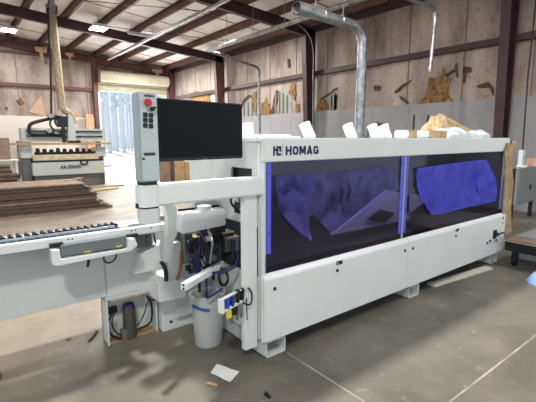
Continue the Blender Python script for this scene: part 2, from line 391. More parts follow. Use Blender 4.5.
for Y in (3.98, 10.15, 15.85):
    struct(rafter(Y, XL, XW-.2, .34, .30, m=M_dark_st).build('rafter_beam', M_dark_st, smooth=False))
struct(rafter(YW-.2, XL, XW, .28, .28).build('end_beam', M_brown_st, smooth=False))
struct(MB().box(XW-.3, XW-.05, YW-.3, YW-.02, 0, 5.1).build('steel_column', M_brown_st, smooth=False))
struct(MB().box(DX0-.28, DX0-.1, YW-.26, YW-.02, 0, 5.35).build('steel_column', M_brown_st, smooth=False))
struct(MB().box(DX0-.1, DX0+.04, YW-.1, YW+.1, 0, DZ).box(DX1, DX1+.1, YW-.1, YW+.1, 0, DZ).build('door_jamb', M_lampb, smooth=False))
# purlins along Y
for i in range(16):
    x = 9.42 - i*1.18
    if x < XL+.3: break
    mb = MB(); z = zr(x)
    mb.box(x-.004, x+.004, YF, YW, z-.21, z); mb.box(x-.004, x+.07, YF, YW, z-.215, z-.207); mb.box(x-.07, x+.004, YF, YW, z-.008, z)
    mb.v = [Vector((p.x, p.y, min(p.z, zr(p.x)))) for p in mb.v]
    struct(mb.build('purlin_beam', M_brown_st, smooth=False))
# insulation support straps, thin dark lines across the ceiling
for Y in (7.3, 8.9, 12.3, 14.2, 17.8, 19.6):
    struct(MB().bar((XL, Y, zr(XL)-.012), (XW, Y, zr(XW)-.012), .03, .01).build('ceiling_strap', M_dark_st, smooth=False))
# brace flanges / rods under ceiling
for Y0, xa, xb in ((10.6, 3.2, 7.6), (13.0, 3.6, 9.8), (19.2, 3.0, 9.0)):
    struct(MB().tube([(xa, Y0+3, zr(xa)-.26), (xb, Y0, zr(xb)-.26)], .012, 6).build('ceiling_rod', M_dark_st))

# loading door: rolled up drum and its curtain bottom
dr = MB(); n = 20
dr.tube([(DX0-.05, YW-.32, 4.62), (DX1+.1, YW-.32, 4.62)], .27, 20)
dd = struct(dr.build('door_1', M_drum), 'rolled-up cream steel loading door above the bright opening')
struct(MB().box(DX0-.05, DX1+.1, YW-.16, YW-.02, 3.92, 4.75).build('door_curtain', mat('cream door slat', (190, 186, 160), .5, rgb2=(150, 148, 124), scale=3, stretch=(1, 1, 12)), dd, smooth=False))
struct(MB().box(DX0-.12, DX0-.02, YW-.6, YW-.02, 4.3, 4.95).build('door_bracket', M_brown_st, dd, smooth=False))
struct(MB().box(DX0-.02, DX1, YW-.62, YW-.6, 4.3, 4.36).build('door_trim', M_drum, dd, smooth=False))
# hanging torn insulation at the end beam
for x, zt, w, h in ((3.55, 5.62, .26, .6), (4.72, 5.52, .18, .4), (8.95, 5.2, .3, .45)):
    k = MB(); pts = [(x-w, zt), (x+w, zt+.02), (x+w*.8, zt-h*.4), (x+w*.3, zt-h*.35), (x+w*.15, zt-h), (x-w*.2, zt-h*.9), (x-w*.25, zt-h*.4), (x-w*.8, zt-h*.3)]
    k.prism(pts, 'y', YW-.40, YW-.31)
    o = base(k.build('insulation_scrap', mat('tan insulation scrap', (190, 160, 130), .9, var=.25, scale=8), smooth=False))
    tag(o, {3.55: 'tan torn insulation hanging from end beam left of the router dust hose', 4.72: 'tan torn insulation hanging from end beam just right of the router dust hose', 8.95: 'pale torn insulation hanging from end beam above the rolled-up loading door'}[x], 'insulation')

# outdoors beyond the loading door
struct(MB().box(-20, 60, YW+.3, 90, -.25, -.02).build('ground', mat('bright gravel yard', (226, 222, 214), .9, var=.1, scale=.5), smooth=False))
def tree(x, y, h, r):
    t = thing('tree', (x, y, 0), '', 'tree', 'trees beyond the loading door')
    t['label'] = 'slim pale tree in haze beyond the loading door'
    lean = random.uniform(-.6, .6)
    MB().tube([(x, y, 0), (x+lean*.4, y, h*.5), (x+lean, y, h)], r, 8, rs=[r, r*.75, r*.3]).build('trunk', M_trunk, t)
    b = MB()
    for k in range(130):
        a = random.uniform(0, 2*PI); R = random.uniform(.05, .65); z = random.uniform(h*.3, h); s = random.uniform(.15, .4)
        c = Vector((x+lean*z/h+R*math.cos(a), y+R*math.sin(a), z)); d1 = Vector((random.uniform(-1, 1), random.uniform(-1, 1), random.uniform(-1, 1))).normalized()*s
        d2 = d1.cross(Vector((random.uniform(-1, 1), random.uniform(-1, 1), 1))).normalized()*s*.6
        b.add([c-d1, c+d2, c+d1, c-d2], [(0, 1, 2, 3)])
    b.build('crown', M_leaf, t, smooth=False)
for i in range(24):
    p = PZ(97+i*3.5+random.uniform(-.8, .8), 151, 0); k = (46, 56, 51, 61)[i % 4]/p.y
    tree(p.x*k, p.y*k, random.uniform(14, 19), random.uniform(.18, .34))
b = MB()
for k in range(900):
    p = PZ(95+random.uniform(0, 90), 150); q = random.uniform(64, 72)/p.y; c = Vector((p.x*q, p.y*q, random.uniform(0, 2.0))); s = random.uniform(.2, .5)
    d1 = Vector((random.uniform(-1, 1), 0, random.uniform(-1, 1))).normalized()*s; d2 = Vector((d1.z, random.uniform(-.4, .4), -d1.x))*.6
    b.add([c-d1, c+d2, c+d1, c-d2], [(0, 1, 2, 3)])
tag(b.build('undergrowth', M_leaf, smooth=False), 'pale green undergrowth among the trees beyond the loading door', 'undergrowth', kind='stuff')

# ------------------------------------------------------------------ LAMPS
lp = PY(98.5, 28.5, 15.2)
lamps = [(lp.x, 15.2, 'small bright ceiling lamp above the router, beside the dark rafter'), (2.15, 19.0, 'bright ceiling lamp farthest along the roof, near the end beam')]
for x, y, lb in lamps:
    z = lp.z if y < 16 else zr(x)-.3
    t = thing('ceiling_lamp', (x, y, z), lb, 'ceiling lamp')
    MB().prism([(x-.2, z+.1), (x-.25, z), (x+.25, z), (x+.2, z+.1)], 'y', y-.3, y+.3).build('housing', M_lampb, t)
    MB().box(x-.24, x+.24, y-.28, y+.28, z-.02, z+.002).build('diffuser', M_lamp, t)
    MB().tube([(x, y, z+.1), (x, y, zr(x))], .008, 6).build('hanger', M_dark_st, t)
x, y = 6.0, 15.3; z = zr(x)-.32
t = thing('ceiling_lamp', (x, y, z), 'long pale strip lamp under the roof between two purlins', 'ceiling lamp')
MB().box(x-.55, x+.55, y-.08, y+.08, z, z+.07).build('housing', M_lampb, t, .01)
MB().box(x-.53, x+.53, y-.06, y+.06, z-.025, z+.001).build('diffuser', M_lampb, t)
for q in (-.4, .4): MB().tube([(x+q, y, z+.07), (x+q, y, zr(x+q))], .006, 6).build('hanger', M_dark_st, t)

def area(x, y, z, size, power, rot=(0, 0, 0), col=(1, .97, .93), sy=None):
    l = bpy.data.lights.new('lamp', 'AREA'); l.shape = 'RECTANGLE'; l.size = size; l.size_y = sy or size; l.energy = power; l.color = col
    o = bpy.data.objects.new('lamp_light', l); COL.objects.link(o); o.location = (x, y, z); o.rotation_euler = rot; return o
for x, y, lb in lamps: area(x, y, zr(x)-.42 if y > 16 else lp.z-.06, .45, 130)
# key lamp placed from floor shadows; the others are added to brighten the hall
area(2.75, 3.45, 5.0, .3, 380)
area(-2.5, 6.5, 5.3, .5, 170)
area(-1.5, -1.2, 5.3, .5, 230)
area(6.3, .2, 5.1, .5, 110)
il = area(3.6, 2.275, 1.545, 3.6, 20, sy=.03, col=(.9, .92, 1)); il.name = 'interior_fill_light'  # added fill light inside the enclosure
area(7.6, 12., 5.1, .5, 180)
area(3.0, 11.5, 5.3, .5, 190)
area(7.5, 18., 5.0, .5, 420)
# daylight through the open loading door
area((DX0+DX1)/2, YW+.5, 2.0, 3.3, 260, (PI/2, 0, PI), (.95, .98, 1), 3.9).rotation_euler = (-PI/2, 0, 0)
sun = bpy.data.lights.new('sun', 'SUN'); sun.energy = 7; sun.angle = .02; so = bpy.data.objects.new('sun', sun); COL.objects.link(so)
so.rotation_euler = (math.radians(-38), math.radians(8), 0)
W = bpy.data.worlds.new('World'); S.world = W; W.use_nodes = True
bg = W.node_tree.nodes['Background']; bg.inputs[0].default_value = (.86, .92, 1, 1); bg.inputs[1].default_value = .95

# ------------------------------------------------------------------ EDGE BANDING MACHINE
YM = 2.19; X0 = 1.68; X1 = 5.64; ZT = 1.62
EB = thing('edge_banding_machine', (X0, YM, 0), 'long white edge banding machine with smoked windows and blue film', 'edge banding machine')
mb = MB()
mb.box(X0, X1, YM, YM+.05, 1.455, ZT)                      # front fascia
mb.box(X0, X1, YM+.05, 2.93, ZT-.03, ZT)                   # top
mb.box(X0, X0+.012, YM+.05, YM+.09, .12, ZT-.03)              # left front corner side
mb.box(X0, X0+.012, YM, YM+.05, .12, 1.455)
mb.box(X1-.03, X1, YM, 2.93, .16, ZT)                      # right end
encl = mb.build('enclosure', M_white, EB, .006)
MB().box(X0+.02, X1-.03, 2.90, 2.93, .12, ZT-.03).box(X0+.03, X1-.03, YM+.03, 2.9, .60, .64).build('interior_housing', M_inside, EB)
# end panel with the pass opening
ep = MB()
ep.box(X0+.01, X0+.03, YM+.09, 2.93, 1.40, ZT-.03)
ep.box(X0+.01, X0+.03, YM+.09, 2.93, .98, 1.22)
ep.box(X0+.01, X0+.03, YM+.09, 2.36, 1.22, 1.40)
ep.box(X0+.01, X0+.03, 2.64, 2.93, 1.22, 1.40)
ep.build('end_panel', M_white2, EB, .003)
MB().box(X0+.05, X0+.12, 2.34, 2.66, 1.2, 1.42).build('opening_flap', M_dark, EB)
MB().box(X0-.0, X0+.016, 2.42, 2.58, 1.05, 1.14).build('vent_slot', M_black, EB)
MB().box(X0-.01, X0+.012, 2.44, 2.50, 1.06, 1.10).build('sensor', M_orange, EB, .004)
# rear cabinet
MB().box(1.72, 5.45, 2.95, 3.4, .12, 1.5).build('rear_cabinet', M_white2, EB, .008)
MB().box(1.712, 1.722, 2.97, 3.06, 1.16, 1.45).build('vent_panel', M_lampb, EB)
MB().box(X1-.05, X1-.033, YM+.06, 2.9, .64, ZT-.04).build('shade_liner', M_inside, EB)  # dark plate added to shade the white end panel behind the glass
# fascia logo
def oct_(x0, x1, y0, y1, c): return [(x0+c, y0), (x1-c, y0), (x1, y0+c), (x1, y1-c), (x1-c, y1), (x0+c, y1), (x0, y1-c), (x0, y0+c)]
def bold_word(name, x, z, h, w, gap, t, y, m, parent, layer=.003):
    mb = MB()
    def st(a, b, tt=t): mb.bar((x+a[0]*w, y, z+a[1]*h), (x+b[0]*w, y, z+b[1]*h), tt, layer, up=(0, 1, 0))
    def ring(pts, closed):
        P = [(x+p[0]*w, z+p[1]*h) for p in pts]; cx_ = x+w/2; cz_ = z+h/2; sx_ = (w/2-t)/(w/2); sz_ = (h/2-t)/(h/2)
        Q = [(cx_+(p[0]-cx_)*sx_, cz_+(p[1]-cz_)*sz_) for p in P]; n = len(P)
        for i in range(n if closed else n-1):
            j = (i+1) % n; mb.prism([P[i], P[j], Q[j], Q[i]], 'y', y-layer/2, y+layer/2)
    e = t/w/2
    O = [(.5, 0), (.2, .05), (.03, .22), (0, .5), (.03, .78), (.2, .95), (.5, 1), (.8, .95), (.97, .78), (1, .5), (.97, .22), (.8, .05)]
    for ch in 'HOMAG':
        if ch == 'H': st((e, 0), (e, 1)); st((1-e, 0), (1-e, 1)); st((e, .52), (1-e, .52))
        if ch == 'O': ring(O, True)
        if ch == 'M': w *= 1.15; e = t/w/2; st((e, 0), (e, 1)); st((1-e, 0), (1-e, 1)); st((e*1.4, .97), (.5, .2), t*.95); st((1-e*1.4, .97), (.5, .2), t*.95)
        if ch == 'A': st((e*.8, 0), (.5, 1)); st((1-e*.8, 0), (.5, 1)); st((.2, .27), (.8, .27), t*.85)
        if ch == 'G': ring([(.97, .72), (.8, .95), (.5, 1), (.2, .95), (.03, .78), (0, .5), (.03, .22), (.2, .05), (.5, 0), (.8, .05), (1, .2)], False); st((1-e, .08), (1-e, .5)); st((.55, .45), (1, .45), t*.85)
        x += w+gap
        if ch == 'M': w /= 1.15; e = t/w/2
    return mb.build(name, m, parent, smooth=False)
bold_word('logo_text', 1.866, 1.499, .064, .055, .011, .0155, YM-.0015, M_navy, EB)
lg = MB(); lx = 1.752; lz = 1.498; k = .066
lg.box(lx, lx+.015, YM-.003, YM, lz, lz+k).box(lx+.015, lx+.03, YM-.003, YM, lz+.032, lz+.05)
lg.prism([(lx+.03, lz), (lx+.072, lz), (lx+.072, lz+.016), (lx+.046, lz+.016), (lx+.046, lz+k-.016), (lx+.072, lz+k-.016), (lx+.072, lz+k), (lx+.03, lz+k)], 'y', YM-.003, YM)
lg.prism([(lx+.056, lz+.03), (lx+.072, lz+.024), (lx+.072, lz+.056), (lx+.056, lz+.05)], 'y', YM-.003, YM)
lg.build('logo_emblem', M_navy, EB, smooth=False)
MB().box(1.836, 1.839, YM-.003, YM, 1.49, 1.585).build('logo_divider', M_lgrey, EB)
# window panes and frames
XM = 3.36
for xa, xb in ((X0+.012, XM-.01), (XM+.01, X1-.03)):
    MB().box(xa, xb, YM+.012, YM+.018, .655, 1.455).build('window_pane', M_glass, EB)
for xa, xb in ((XM-.012, XM+.012),):
    MB().box(xa, xb, YM+.006, YM+.04, .655, 1.455).build('window_mullion', M_lgrey, EB)
MB().box(X0+.012, X1-.03, YM+.02, YM+.05, .64, .70).build('window_sill', M_black, EB)
# film strips along the window sides with screw heads
for xa, xb, z0 in ((X0+.016, X0+.055, .80), (3.285, 3.335, .715), (3.375, 3.40, .715), (5.53, 5.60, .70)):
    o = MB().box(xa, xb, YM+.001, YM+.006, z0, 1.45).build('edge_film', M_film_edge, EB)
    o['label'] = 'blue film strip'
    MB().tube([((xa+xb)/2, YM+.002, 1.38), ((xa+xb)/2, YM-.003, 1.38)], .006, 8).tube([((xa+xb)/2, YM+.002, .95), ((xa+xb)/2, YM-.003, .95)], .006, 8).build('screw', M_navy, o)
def film(name, pts, m, y):
    P = [PY(u, v, y) for u, v in pts]; poly = [(p.x, p.z) for p in P]
    bm = bmesh.new(); vs = [bm.verts.new((p[0], y, p[1])) for p in poly]; f = bm.faces.new(vs)
    bmesh.ops.triangulate(bm, faces=[f]); bmesh.ops.subdivide_edges(bm, edges=bm.edges, cuts=4, use_grid_fill=True)
    for v in bm.verts: v.co.y += .008*math.sin(v.co.x*17+v.co.z*9) + .006*math.sin(v.co.z*31-v.co.x*7)
    me = bpy.data.meshes.new(name); bm.to_mesh(me); bm.free(); me.materials.append(m)
    for p in me.polygons: p.use_smooth = True
    for v in me.vertices: v.co -= EB.location
    o = bpy.data.objects.new(name, me); COL.objects.link(o); o.parent = EB; return o
C4 = lambda pts: crop(260, 155, 3.347, pts); C5 = lambda pts: crop(400, 145, 4.467, pts)
film('hanging_film', C4([(48,70),(60,175),(90,220),(130,262),(175,290),(165,205),(182,200),(240,268),(330,215),(400,160),(470,110),(440,38),(300,52),(180,62)]), M_filml, YM-.004)
film('hanging_film', C4([(60,72),(62,170),(150,195),(178,150),(186,66)]), M_filml, YM-.012)
film('hanging_film', C4([(70,180),(96,225),(172,288),(160,200)]), M_filml, YM-.016)
film('hanging_film', C5([(76,104),(78,185),(100,245),(140,312),(180,308),(428,250),(430,170),(388,66),(300,72)]), M_film, YM-.012)
film('hanging_film', C5([(330,130),(352,215),(428,210),(430,168),(400,118)]), M_film, YM-.02)
# pale plates that stand in for the reflections in the window panes
def plate(name, pts, z, m, th=.02):
    P = [PZ(u, v, z) for u, v in pts]; MB().prism([(p.x, p.y) for p in P], 'z', z-th, z).build(name, m, EB)
def vplate(name, pts, y, m, th=.02):
    P = [PY(u, v, y) for u, v in pts]; MB().prism([(p.x, p.z) for p in P], 'y', y, y+th).build(name, m, EB)
vplate('reflection_plate', C4([(240,268),(425,118),(500,132),(500,215)]), YM+.30, M_reflection)
vplate('reflection_pad', C4([(358,215),(402,183),(452,193),(418,228)]), YM+.285, M_inside, .01)
vplate('reflection_plate', C5([(255,285),(265,200),(425,238),(425,252)]), YM+.22, M_reflection)
vplate('reflection_plate', C5([(0,210),(140,235),(50,300),(0,320)]), YM+.3, M_reflection)
wl = MB().box(X0+.1, X1-.2, YM+.07, YM+.10, 1.555, 1.58).build('fill_bar', M_lampb, EB)  # bar added to brighten the interior, no lamp of the machine
MB().box(X0+.12, X1-.22, YM+.075, YM+.095, 1.55, 1.556).build('fill_strip', mat('interior fill glow', (255, 255, 255), .5, emit=(235, 238, 255), es=3), wl)  # glowing face of the added fill bar
# lower panels
for xa, xb in ((1.655, XM+.055), (XM+.06, 5.62)):
    pr_ = MB().prism([(YM-.035, .15), (YM+.02, .13), (YM+.02, .655), (YM-.005, .655), (YM-.035, .625)], 'x', xa, xb)
    lp = pr_.build('lower_panel', M_white, EB, .006)
    for q in ([1.74, xb-.06, 2.4] if xa < 2 else [xa+.07, 4.33]):
        MB().tube([(q, YM-.034, .545), (q, YM-.042, .545)], .013, 12).build('latch', M_black, lp)
    q = 2.42 if xa < 2 else 4.35
    MB().box(q-.03, q+.04, YM-.037, YM-.034, .59, .622).build('warning_label', M_dark, lp)
    MB().box(q-.026, q-.004, YM-.038, YM-.036, .596, .614).build('label_text', M_orange, lp)
MB().box(1.70, 5.55, YM+.04, YM+.06, .13, .64).build('lower_frame', M_inside, EB)
# switch group on right end of lower panel
sw = MB().box(5.28, 5.36, YM-.05, YM-.03, .36, .47).build('switch_box', M_black, EB, .004)
MB().tube([(5.32, YM-.04, .42), (5.32, YM-.09, .42)], .022, 12).build('knob', M_black, sw)
MB().tube([(5.32, YM-.07, .42), (5.46, YM-.09, .425)], .012, 8).build('lever', M_dark, sw)
for q, z in ((5.13, .33), (5.2, .345), (5.38, .33)):
    MB().tube([(q, YM-.034, z), (q, YM-.045, z)], .016, 12).build('socket', M_black, EB)
MB().tube([(5.53, YM-.034, .60), (5.53, YM-.042, .60)], .012, 12).tube([(5.53, YM-.034, .53), (5.53, YM-.042, .53)], .009, 12).build('latch', M_black, EB)
# feet: hollow rectangular tubes lying across the machine
for xa, w in ((1.69, .19), (3.52, .19), (5.36, .19)):
    f = MB(); t = .012; y0, y1, z1 = YM, 3.3, .128
    f.box(xa, xa+w, y0, y1, 0, t).box(xa, xa+t, y0, y1, 0, z1).box(xa+w-t, xa+w, y0, y1, 0, z1).box(xa, xa+w, y0, y1, z1-t, z1)
    f.box(xa+.04, xa+.06, y0+.08, y0+.1, 0, z1)
    f.build('foot', M_white2, EB, .002)
# corner post at the left end
pa = PY(245, 300, 2.25).x; pb = PY(257.5, 300, 2.25).x
MB().box(pa, pb, 2.25, 2.30, .085, 1.24).build('corner_post', M_white, EB, .005)
MB().box(pb+.004, X0+.02, 2.24, 2.28, .14, .62).build('post_plate', M_white2, EB, .003)
# swing arm
AY = 2.215
aL = PY(141, 190, AY).x; aL2 = PY(160, 190, AY).x
MB().box(aL2-.02, X0+.012, AY, AY+.12, 1.225, 1.352).build('swing_arm', M_white, EB, .012)
hinge = MB(); cx = (aL+aL2)/2+.005; hr = (aL2-aL)/2
def rounded_col(z0, z1, cx, cy, wx, wy, rr=.03, n=5):
    pts = []
    for sx, sy, a0 in ((1, 1, 0), (-1, 1, PI/2), (-1, -1, PI), (1, -1, 1.5*PI)):
        for k in range(n+1):
            a = a0+PI/2*k/n; pts.append((cx+sx*(wx-rr)+rr*math.cos(a), cy+sy*(wy-rr)+rr*math.sin(a)))
    return MB().prism(pts, 'z', z0, z1)
cy = AY+.06
rounded_col(1.225, 1.352, cx, cy, hr+.004, .06).build('arm_hinge', M_white, EB)
rounded_col(1.214, 1.226, cx, cy, hr-.004, .054).build('hinge_ring', M_black, EB)
rounded_col(1.13, 1.215, cx, cy, hr, .058).build('arm_end_cap', M_white2, EB)
rounded_col(1.350, 1.375, cx, cy, hr-.006, .052).build('hinge_ring', M_black, EB)
MB().box(aL-.012, aL-.002, cy-.01, cy+.01, 1.218, 1.245).build('hinge_pin', M_black, EB)
# control pillar
pL = PY(138, 120, AY).x; pR = PY(158, 120, AY).x
pw = (pR-pL); 
cp = MB().prism([(pL, AY), (pR, AY), (pR, AY+.10), (pL+.004, AY+.10)], 'z', 1.372, 1.868).build('control_pillar', M_lgrey, EB, .006)
cp['label'] = 'grey control pillar with red emergency button'
MB().box(pL+.012, pR-.006, AY-.003, AY+.002, 1.38, 1.86).build('front_plate', mat('panel plate', (188, 198, 200), .4, var=.03), cp)
def pp(u, v): return PY(u, v, AY-.003)
e = pp(146.3, 102.5)
MB().tube([(e.x, e.y, e.z), (e.x, e.y-.02, e.z)], .012, 16).tube([(e.x, e.y-.02, e.z), (e.x, e.y-.034, e.z)], .021, 20, rs=[.022, .019]).build('emergency_stop_button', M_red, cp)
e = pp(152, 109)
MB().tube([(e.x, e.y, e.z), (e.x, e.y-.012, e.z)], .012, 14).bar((e.x-.012, e.y-.018, e.z-.01), (e.x+.014, e.y-.018, e.z+.01), .01, .01).build('key_switch', M_black, cp)
for u in (145.2, 150.8):
    for v in (114.7, 120, 125.4):
        e = pp(u, v+(.6 if u > 148 else 0)); MB().box(e.x-.0125, e.x+.0125, e.y-.006, e.y+.002, e.z-.0125, e.z+.0125).build('push_button', M_black, cp, .002)
e = pp(149.5, 154); MB().box(e.x-.033, e.x+.033, e.y-.002, e.y+.001, e.z-.008, e.z+.008).build('nameplate', M_grletter, cp)
e = pp(143.4, 158.8); MB().tube([(e.x, e.y+.001, e.z), (e.x, e.y-.004, e.z)], .007, 12).build('port', M_black, cp)
e = pp(143, 94.3); bold_word('brand_text', e.x+.006, e.z-.013, .014, .0095, .002, .0032, AY-.0042, M_navy, cp, .001)
e = pp(148, 136)
MB().tube([(e.x+.03*math.cos(a*PI/8), e.y, e.z-.002+.03*math.sin(a*PI/8)) for a in range(9)], .0015, 6).build('handle_mark', M_lgrey, cp)
# monitor
mL = pR+.006; mR = PY(242, 130, AY+.08).x
mo = MB().box(mL, mR, AY+.01, AY+.05, 1.484, 1.845).build('monitor', M_black, EB, .005)
MB().box(mL+.008, mR-.008, AY+.008, AY+.0105, 1.504, 1.837).build('screen', M_screen, mo)
MB().box((mL+mR)/2-.012, (mL+mR)/2+.012, AY+.0085, AY+.0105, 1.489, 1.494).build('power_mark', M_grey, mo)
MB().box(mL+.1, mR-.1, AY+.05, AY+.08, 1.55, 1.78).build('back_housing', M_black, mo, .01)
for o_ in (mo, *mo.children):
    for v in o_.data.vertices: v.co.y += (v.co.x - (mL-X0))*.10
# top pieces: low box and dust ports
MB().box(1.80, 2.15, 2.45, 2.7, ZT, ZT+.028).box(2.0, 2.22, 2.42, 2.6, ZT, ZT+.014).build('top_cover', M_white, EB, .004)
for u, v, dr_, sz in ((248, 131, 0, .05), (311, 137, 1, .052), (353, 137, 1, .052), (377, 137, 1, .052), (388, 137, 1, .052)):
    p = PY(u, v, 2.72); x = p.x
    if dr_: pts = [(x, 2.72, ZT-.005), (x-.035, 2.73, ZT+.06), (x-.07, 2.735, ZT+.13)]
    else: pts = [(x, 2.72, ZT-.005), (x, 2.72, ZT+.05), (x-.01, 2.72, ZT+.12)]
    MB().tube(pts, sz, 18).build('dust_port', M_white, EB)

# ---- infeed side
IY = 2.86
b = MB()
b.prism([(IY, .918), (IY+.05, .905), (IY+.05, .965), (IY+.008, .982), (IY, .975)], 'x', -.9, 1.20)
b.prism([(IY, .918), (IY+.05, .905), (IY+.05, .965), (IY+.008, .982), (IY, .975)], 'x', 1.20, 1.27)
b.build('infeed_lip', M_white, EB, .004)
MB().box(-.9, 1.26, IY+.05, IY+.24, .90, .972).build('infeed_beam', M_alu, EB, .004)
MB().box(-.9, .88, IY+.078, IY+.092, .972, .992).build('guide_rail', M_alu, EB)
wb_ = None
xs = [.895 - .0465*i for i in range(29)]
wheel = MB().tube([(xs[0], IY+.105, .982), (xs[0], IY+.145, .982)], .0185, 12).tube([(xs[0], IY+.15, .982), (xs[0], IY+.2, .982)], .0165, 12).build('roller', M_black, EB, 0)
for x in xs[1:]:
    w = wheel.copy(); COL.objects.link(w); w.parent = EB; w.location = wheel.location + Vector((x-xs[0], 0, 0))
x = [MB().box(q-.008, q+.008, IY+.054, IY+.077, .972, .980) for q in ()]
gb = MB().box(xs[-1], xs[0], IY+.064, IY+.068, .970, .974)
for q in xs: gb.box(q-.013, q+.013, IY+.056, IY+.077, .970, .9765)  # dark squares beside the rollers paint their shadows on the rail
gb.build('roller_shadows', M_dark, EB)
MB().box(.90, 1.27, IY+.055, IY+.24, .972, .984).build('infeed_table', mat('pale worn table', (214, 210, 200), .5, rgb2=(190, 180, 160), scale=10), EB, .002)
MB().box(.97, 1.20, IY+.05, IY+.056, .974, .99).build('table_edge', M_grey, EB)
for q in (.55, .575, .97, 1.0, 1.12):
    MB().tube([(q, IY-.002, .955), (q, IY+.004, .955)], .006, 8).build('screw', M_dark, EB)
# body below
YB = 3.12
MB().box(-.9, .84, YB, 3.45, .40, .905).build('infeed_body', M_white2, EB, .004)
MB().box(.84, 1.24, YB-.03, 3.45, .40, .905).build('infeed_body', M_white2, EB, .004)
MB().prism([(1.02, .575), (1.27, .575), (1.27, .80), (1.19, .76), (1.08, .735)], 'y', YB-.13, YB-.03).build('body_cover', M_white, EB, .004)
MB().box(1.08, 1.20, YB-.06, YB-.028, .76, .90).build('hinge_plate', M_grey, EB, .004)
MB().tube([(1.155, YB-.064, .84), (1.155, YB-.058, .84)], .01, 10).tube([(1.155, YB-.064, .80), (1.155, YB-.058, .80)], .007, 10).build('screw', M_black, EB)
# tray with bracket in front of lip
def Y2(u, v, y=2.80): p = PY(u, v, y); return (p.x, p.z)
MB().prism([Y2(61, 246), Y2(126, 236), Y2(126, 246.5), Y2(61, 257)], 'y', 2.80, 2.86).build('control_tray', M_grey, EB, .003)
MB().prism([Y2(51, 250), Y2(59, 249.5), Y2(60.5, 258.5), Y2(126.5, 248), Y2(128, 238.5), Y2(134, 238), Y2(137, 245), Y2(130, 250.5), Y2(57, 265.5), Y2(52, 264)], 'y', 2.78, 2.87).build('tray_bracket', M_white, EB, .003)
p = PY(55, 246, 2.83); q = PY(130, 236.5, 2.83)
MB().box(p.x-.03, p.x+.05, 2.83, 2.9, p.z-.01, p.z+.015).build('tray_mount', M_black, EB)
MB().box(q.x-.02, q.x+.06, 2.83, 2.9, q.z-.01, q.z+.012).build('tray_mount', M_black, EB)
for u, v in ((86.5, 251.2), (118, 245.7)):
    p = PY(u, v, 2.80); MB().box(p.x-.02, p.x+.02, 2.776, 2.782, p.z-.005, p.z+.005).build('tray_tag', M_yel, EB)
p = PY(88, 255, 2.82)
MB().tube(smoothpath([PY(89, 257, 2.84), PY(88.5, 262, 2.84), PY(87.5, 267, 2.84)]), .01, 8).build('plug', M_cable, EB)
MB().tube(smoothpath([PY(104, 252, 2.9), PY(104, 260, 2.9), PY(109, 263, 2.9), PY(115, 259, 2.9), PY(117, 252, 2.9)]), .006, 8).build('cable', M_cable, EB)
# support niche on the floor
nb = MB(); a, b_ = .825, 1.235
nb.box(a, a+.014, YB-.02, YB+.12, 0, .37).box(b_-.014, b_, YB-.02, YB+.12, 0, .37).box(a, b_, YB+.1, YB+.12, 0, .37)
nb.prism([(YB-.05, .385), (YB+.12, .385), (YB+.12, .40), (YB-.02, .40)], 'x', a-.0, b_)
nb.build('support_niche', M_white2, EB, .002)
MB().box(a+.03, b_-.01, YB-.056, YB-.03, .372, .384).build('niche_pale_strip', M_wood, EB)  # plain pale strip along the niche top plate
MB().box(a, b_, YB-.0, YB+.1, 0, .012).build('niche_rail', M_wood2, EB)
mt = MB(); mx_ = PY(129.5, 320, YB+.03).x
mt.tube([(mx_, YB+.03, .0), (mx_, YB+.03, .02), (mx_, YB+.03, .26)], .05, 16, rs=[.056, .056, .05]).build('adjusting_motor', mat('brown grey motor', (92, 86, 78), .4, .3, var=.15), EB)
MB().tube([(mx_, YB+.03, .26), (mx_, YB+.03, .285), (mx_, YB+.03, .295)], .04, 16, rs=[.048, .042, .02]).build('motor_cap', M_navy, EB)
MB().box(mx_-.08, mx_-.02, YB-.01, YB+.04, 0, .09).build('terminal_block', mat('grey brown block', (110, 104, 94), .5), EB, .004)
p = PY(113, 310, YB+.08); MB().box(p.x-.04, p.x+.03, YB+.06, YB+.1, p.z-.025, p.z+.03).build('socket_block', M_black, EB, .004)
q = PY(147, 298, YB+.06); MB().box(q.x-.025, q.x+.02, YB+.03, YB+.08, q.z-.02, q.z+.04).build('socket_block', M_white, EB, .003)
for k, (r0, pts) in enumerate(((.008, [(112, 314), (108.5, 323), (110, 333), (117, 338), (122, 339)]), (.006, [(114, 314), (112, 324), (116, 332), (122, 335)]), (.009, [(147, 296), (151, 303), (152, 315), (149, 324), (138, 329)]), (.005, [(148, 300), (144, 314), (140, 322), (137, 326)]))):
    MB().tube(smoothpath([PY(u, v, YB+.0) for u, v in pts]), r0, 8).build('cable', M_cable, EB)
MB().tube(smoothpath([PY(150, 299, YB-.03), PY(156, 300, 3.06), PY(162, 301, 3.04)]), .005, 6).build('cable', M_cable, EB)
# pedestal
MB().box(1.255, 1.56, 3.05, 3.42, .0, .30).build('pedestal', M_white, EB, .006)
MB().prism([(p.x, p.z) for p in (PY(u, v, 2.88) for u, v in ((159, 303), (186, 297), (186, 278), (159, 283)))], 'y', 2.88, 3.3).build('pedestal_top', M_white, EB, .005)
p = PY(176, 323, 3.05); MB().tube([(1.33, 3.045, .075), (1.33, 3.056, .075)], .013, 12).build('bolt_hole', M_black, EB)
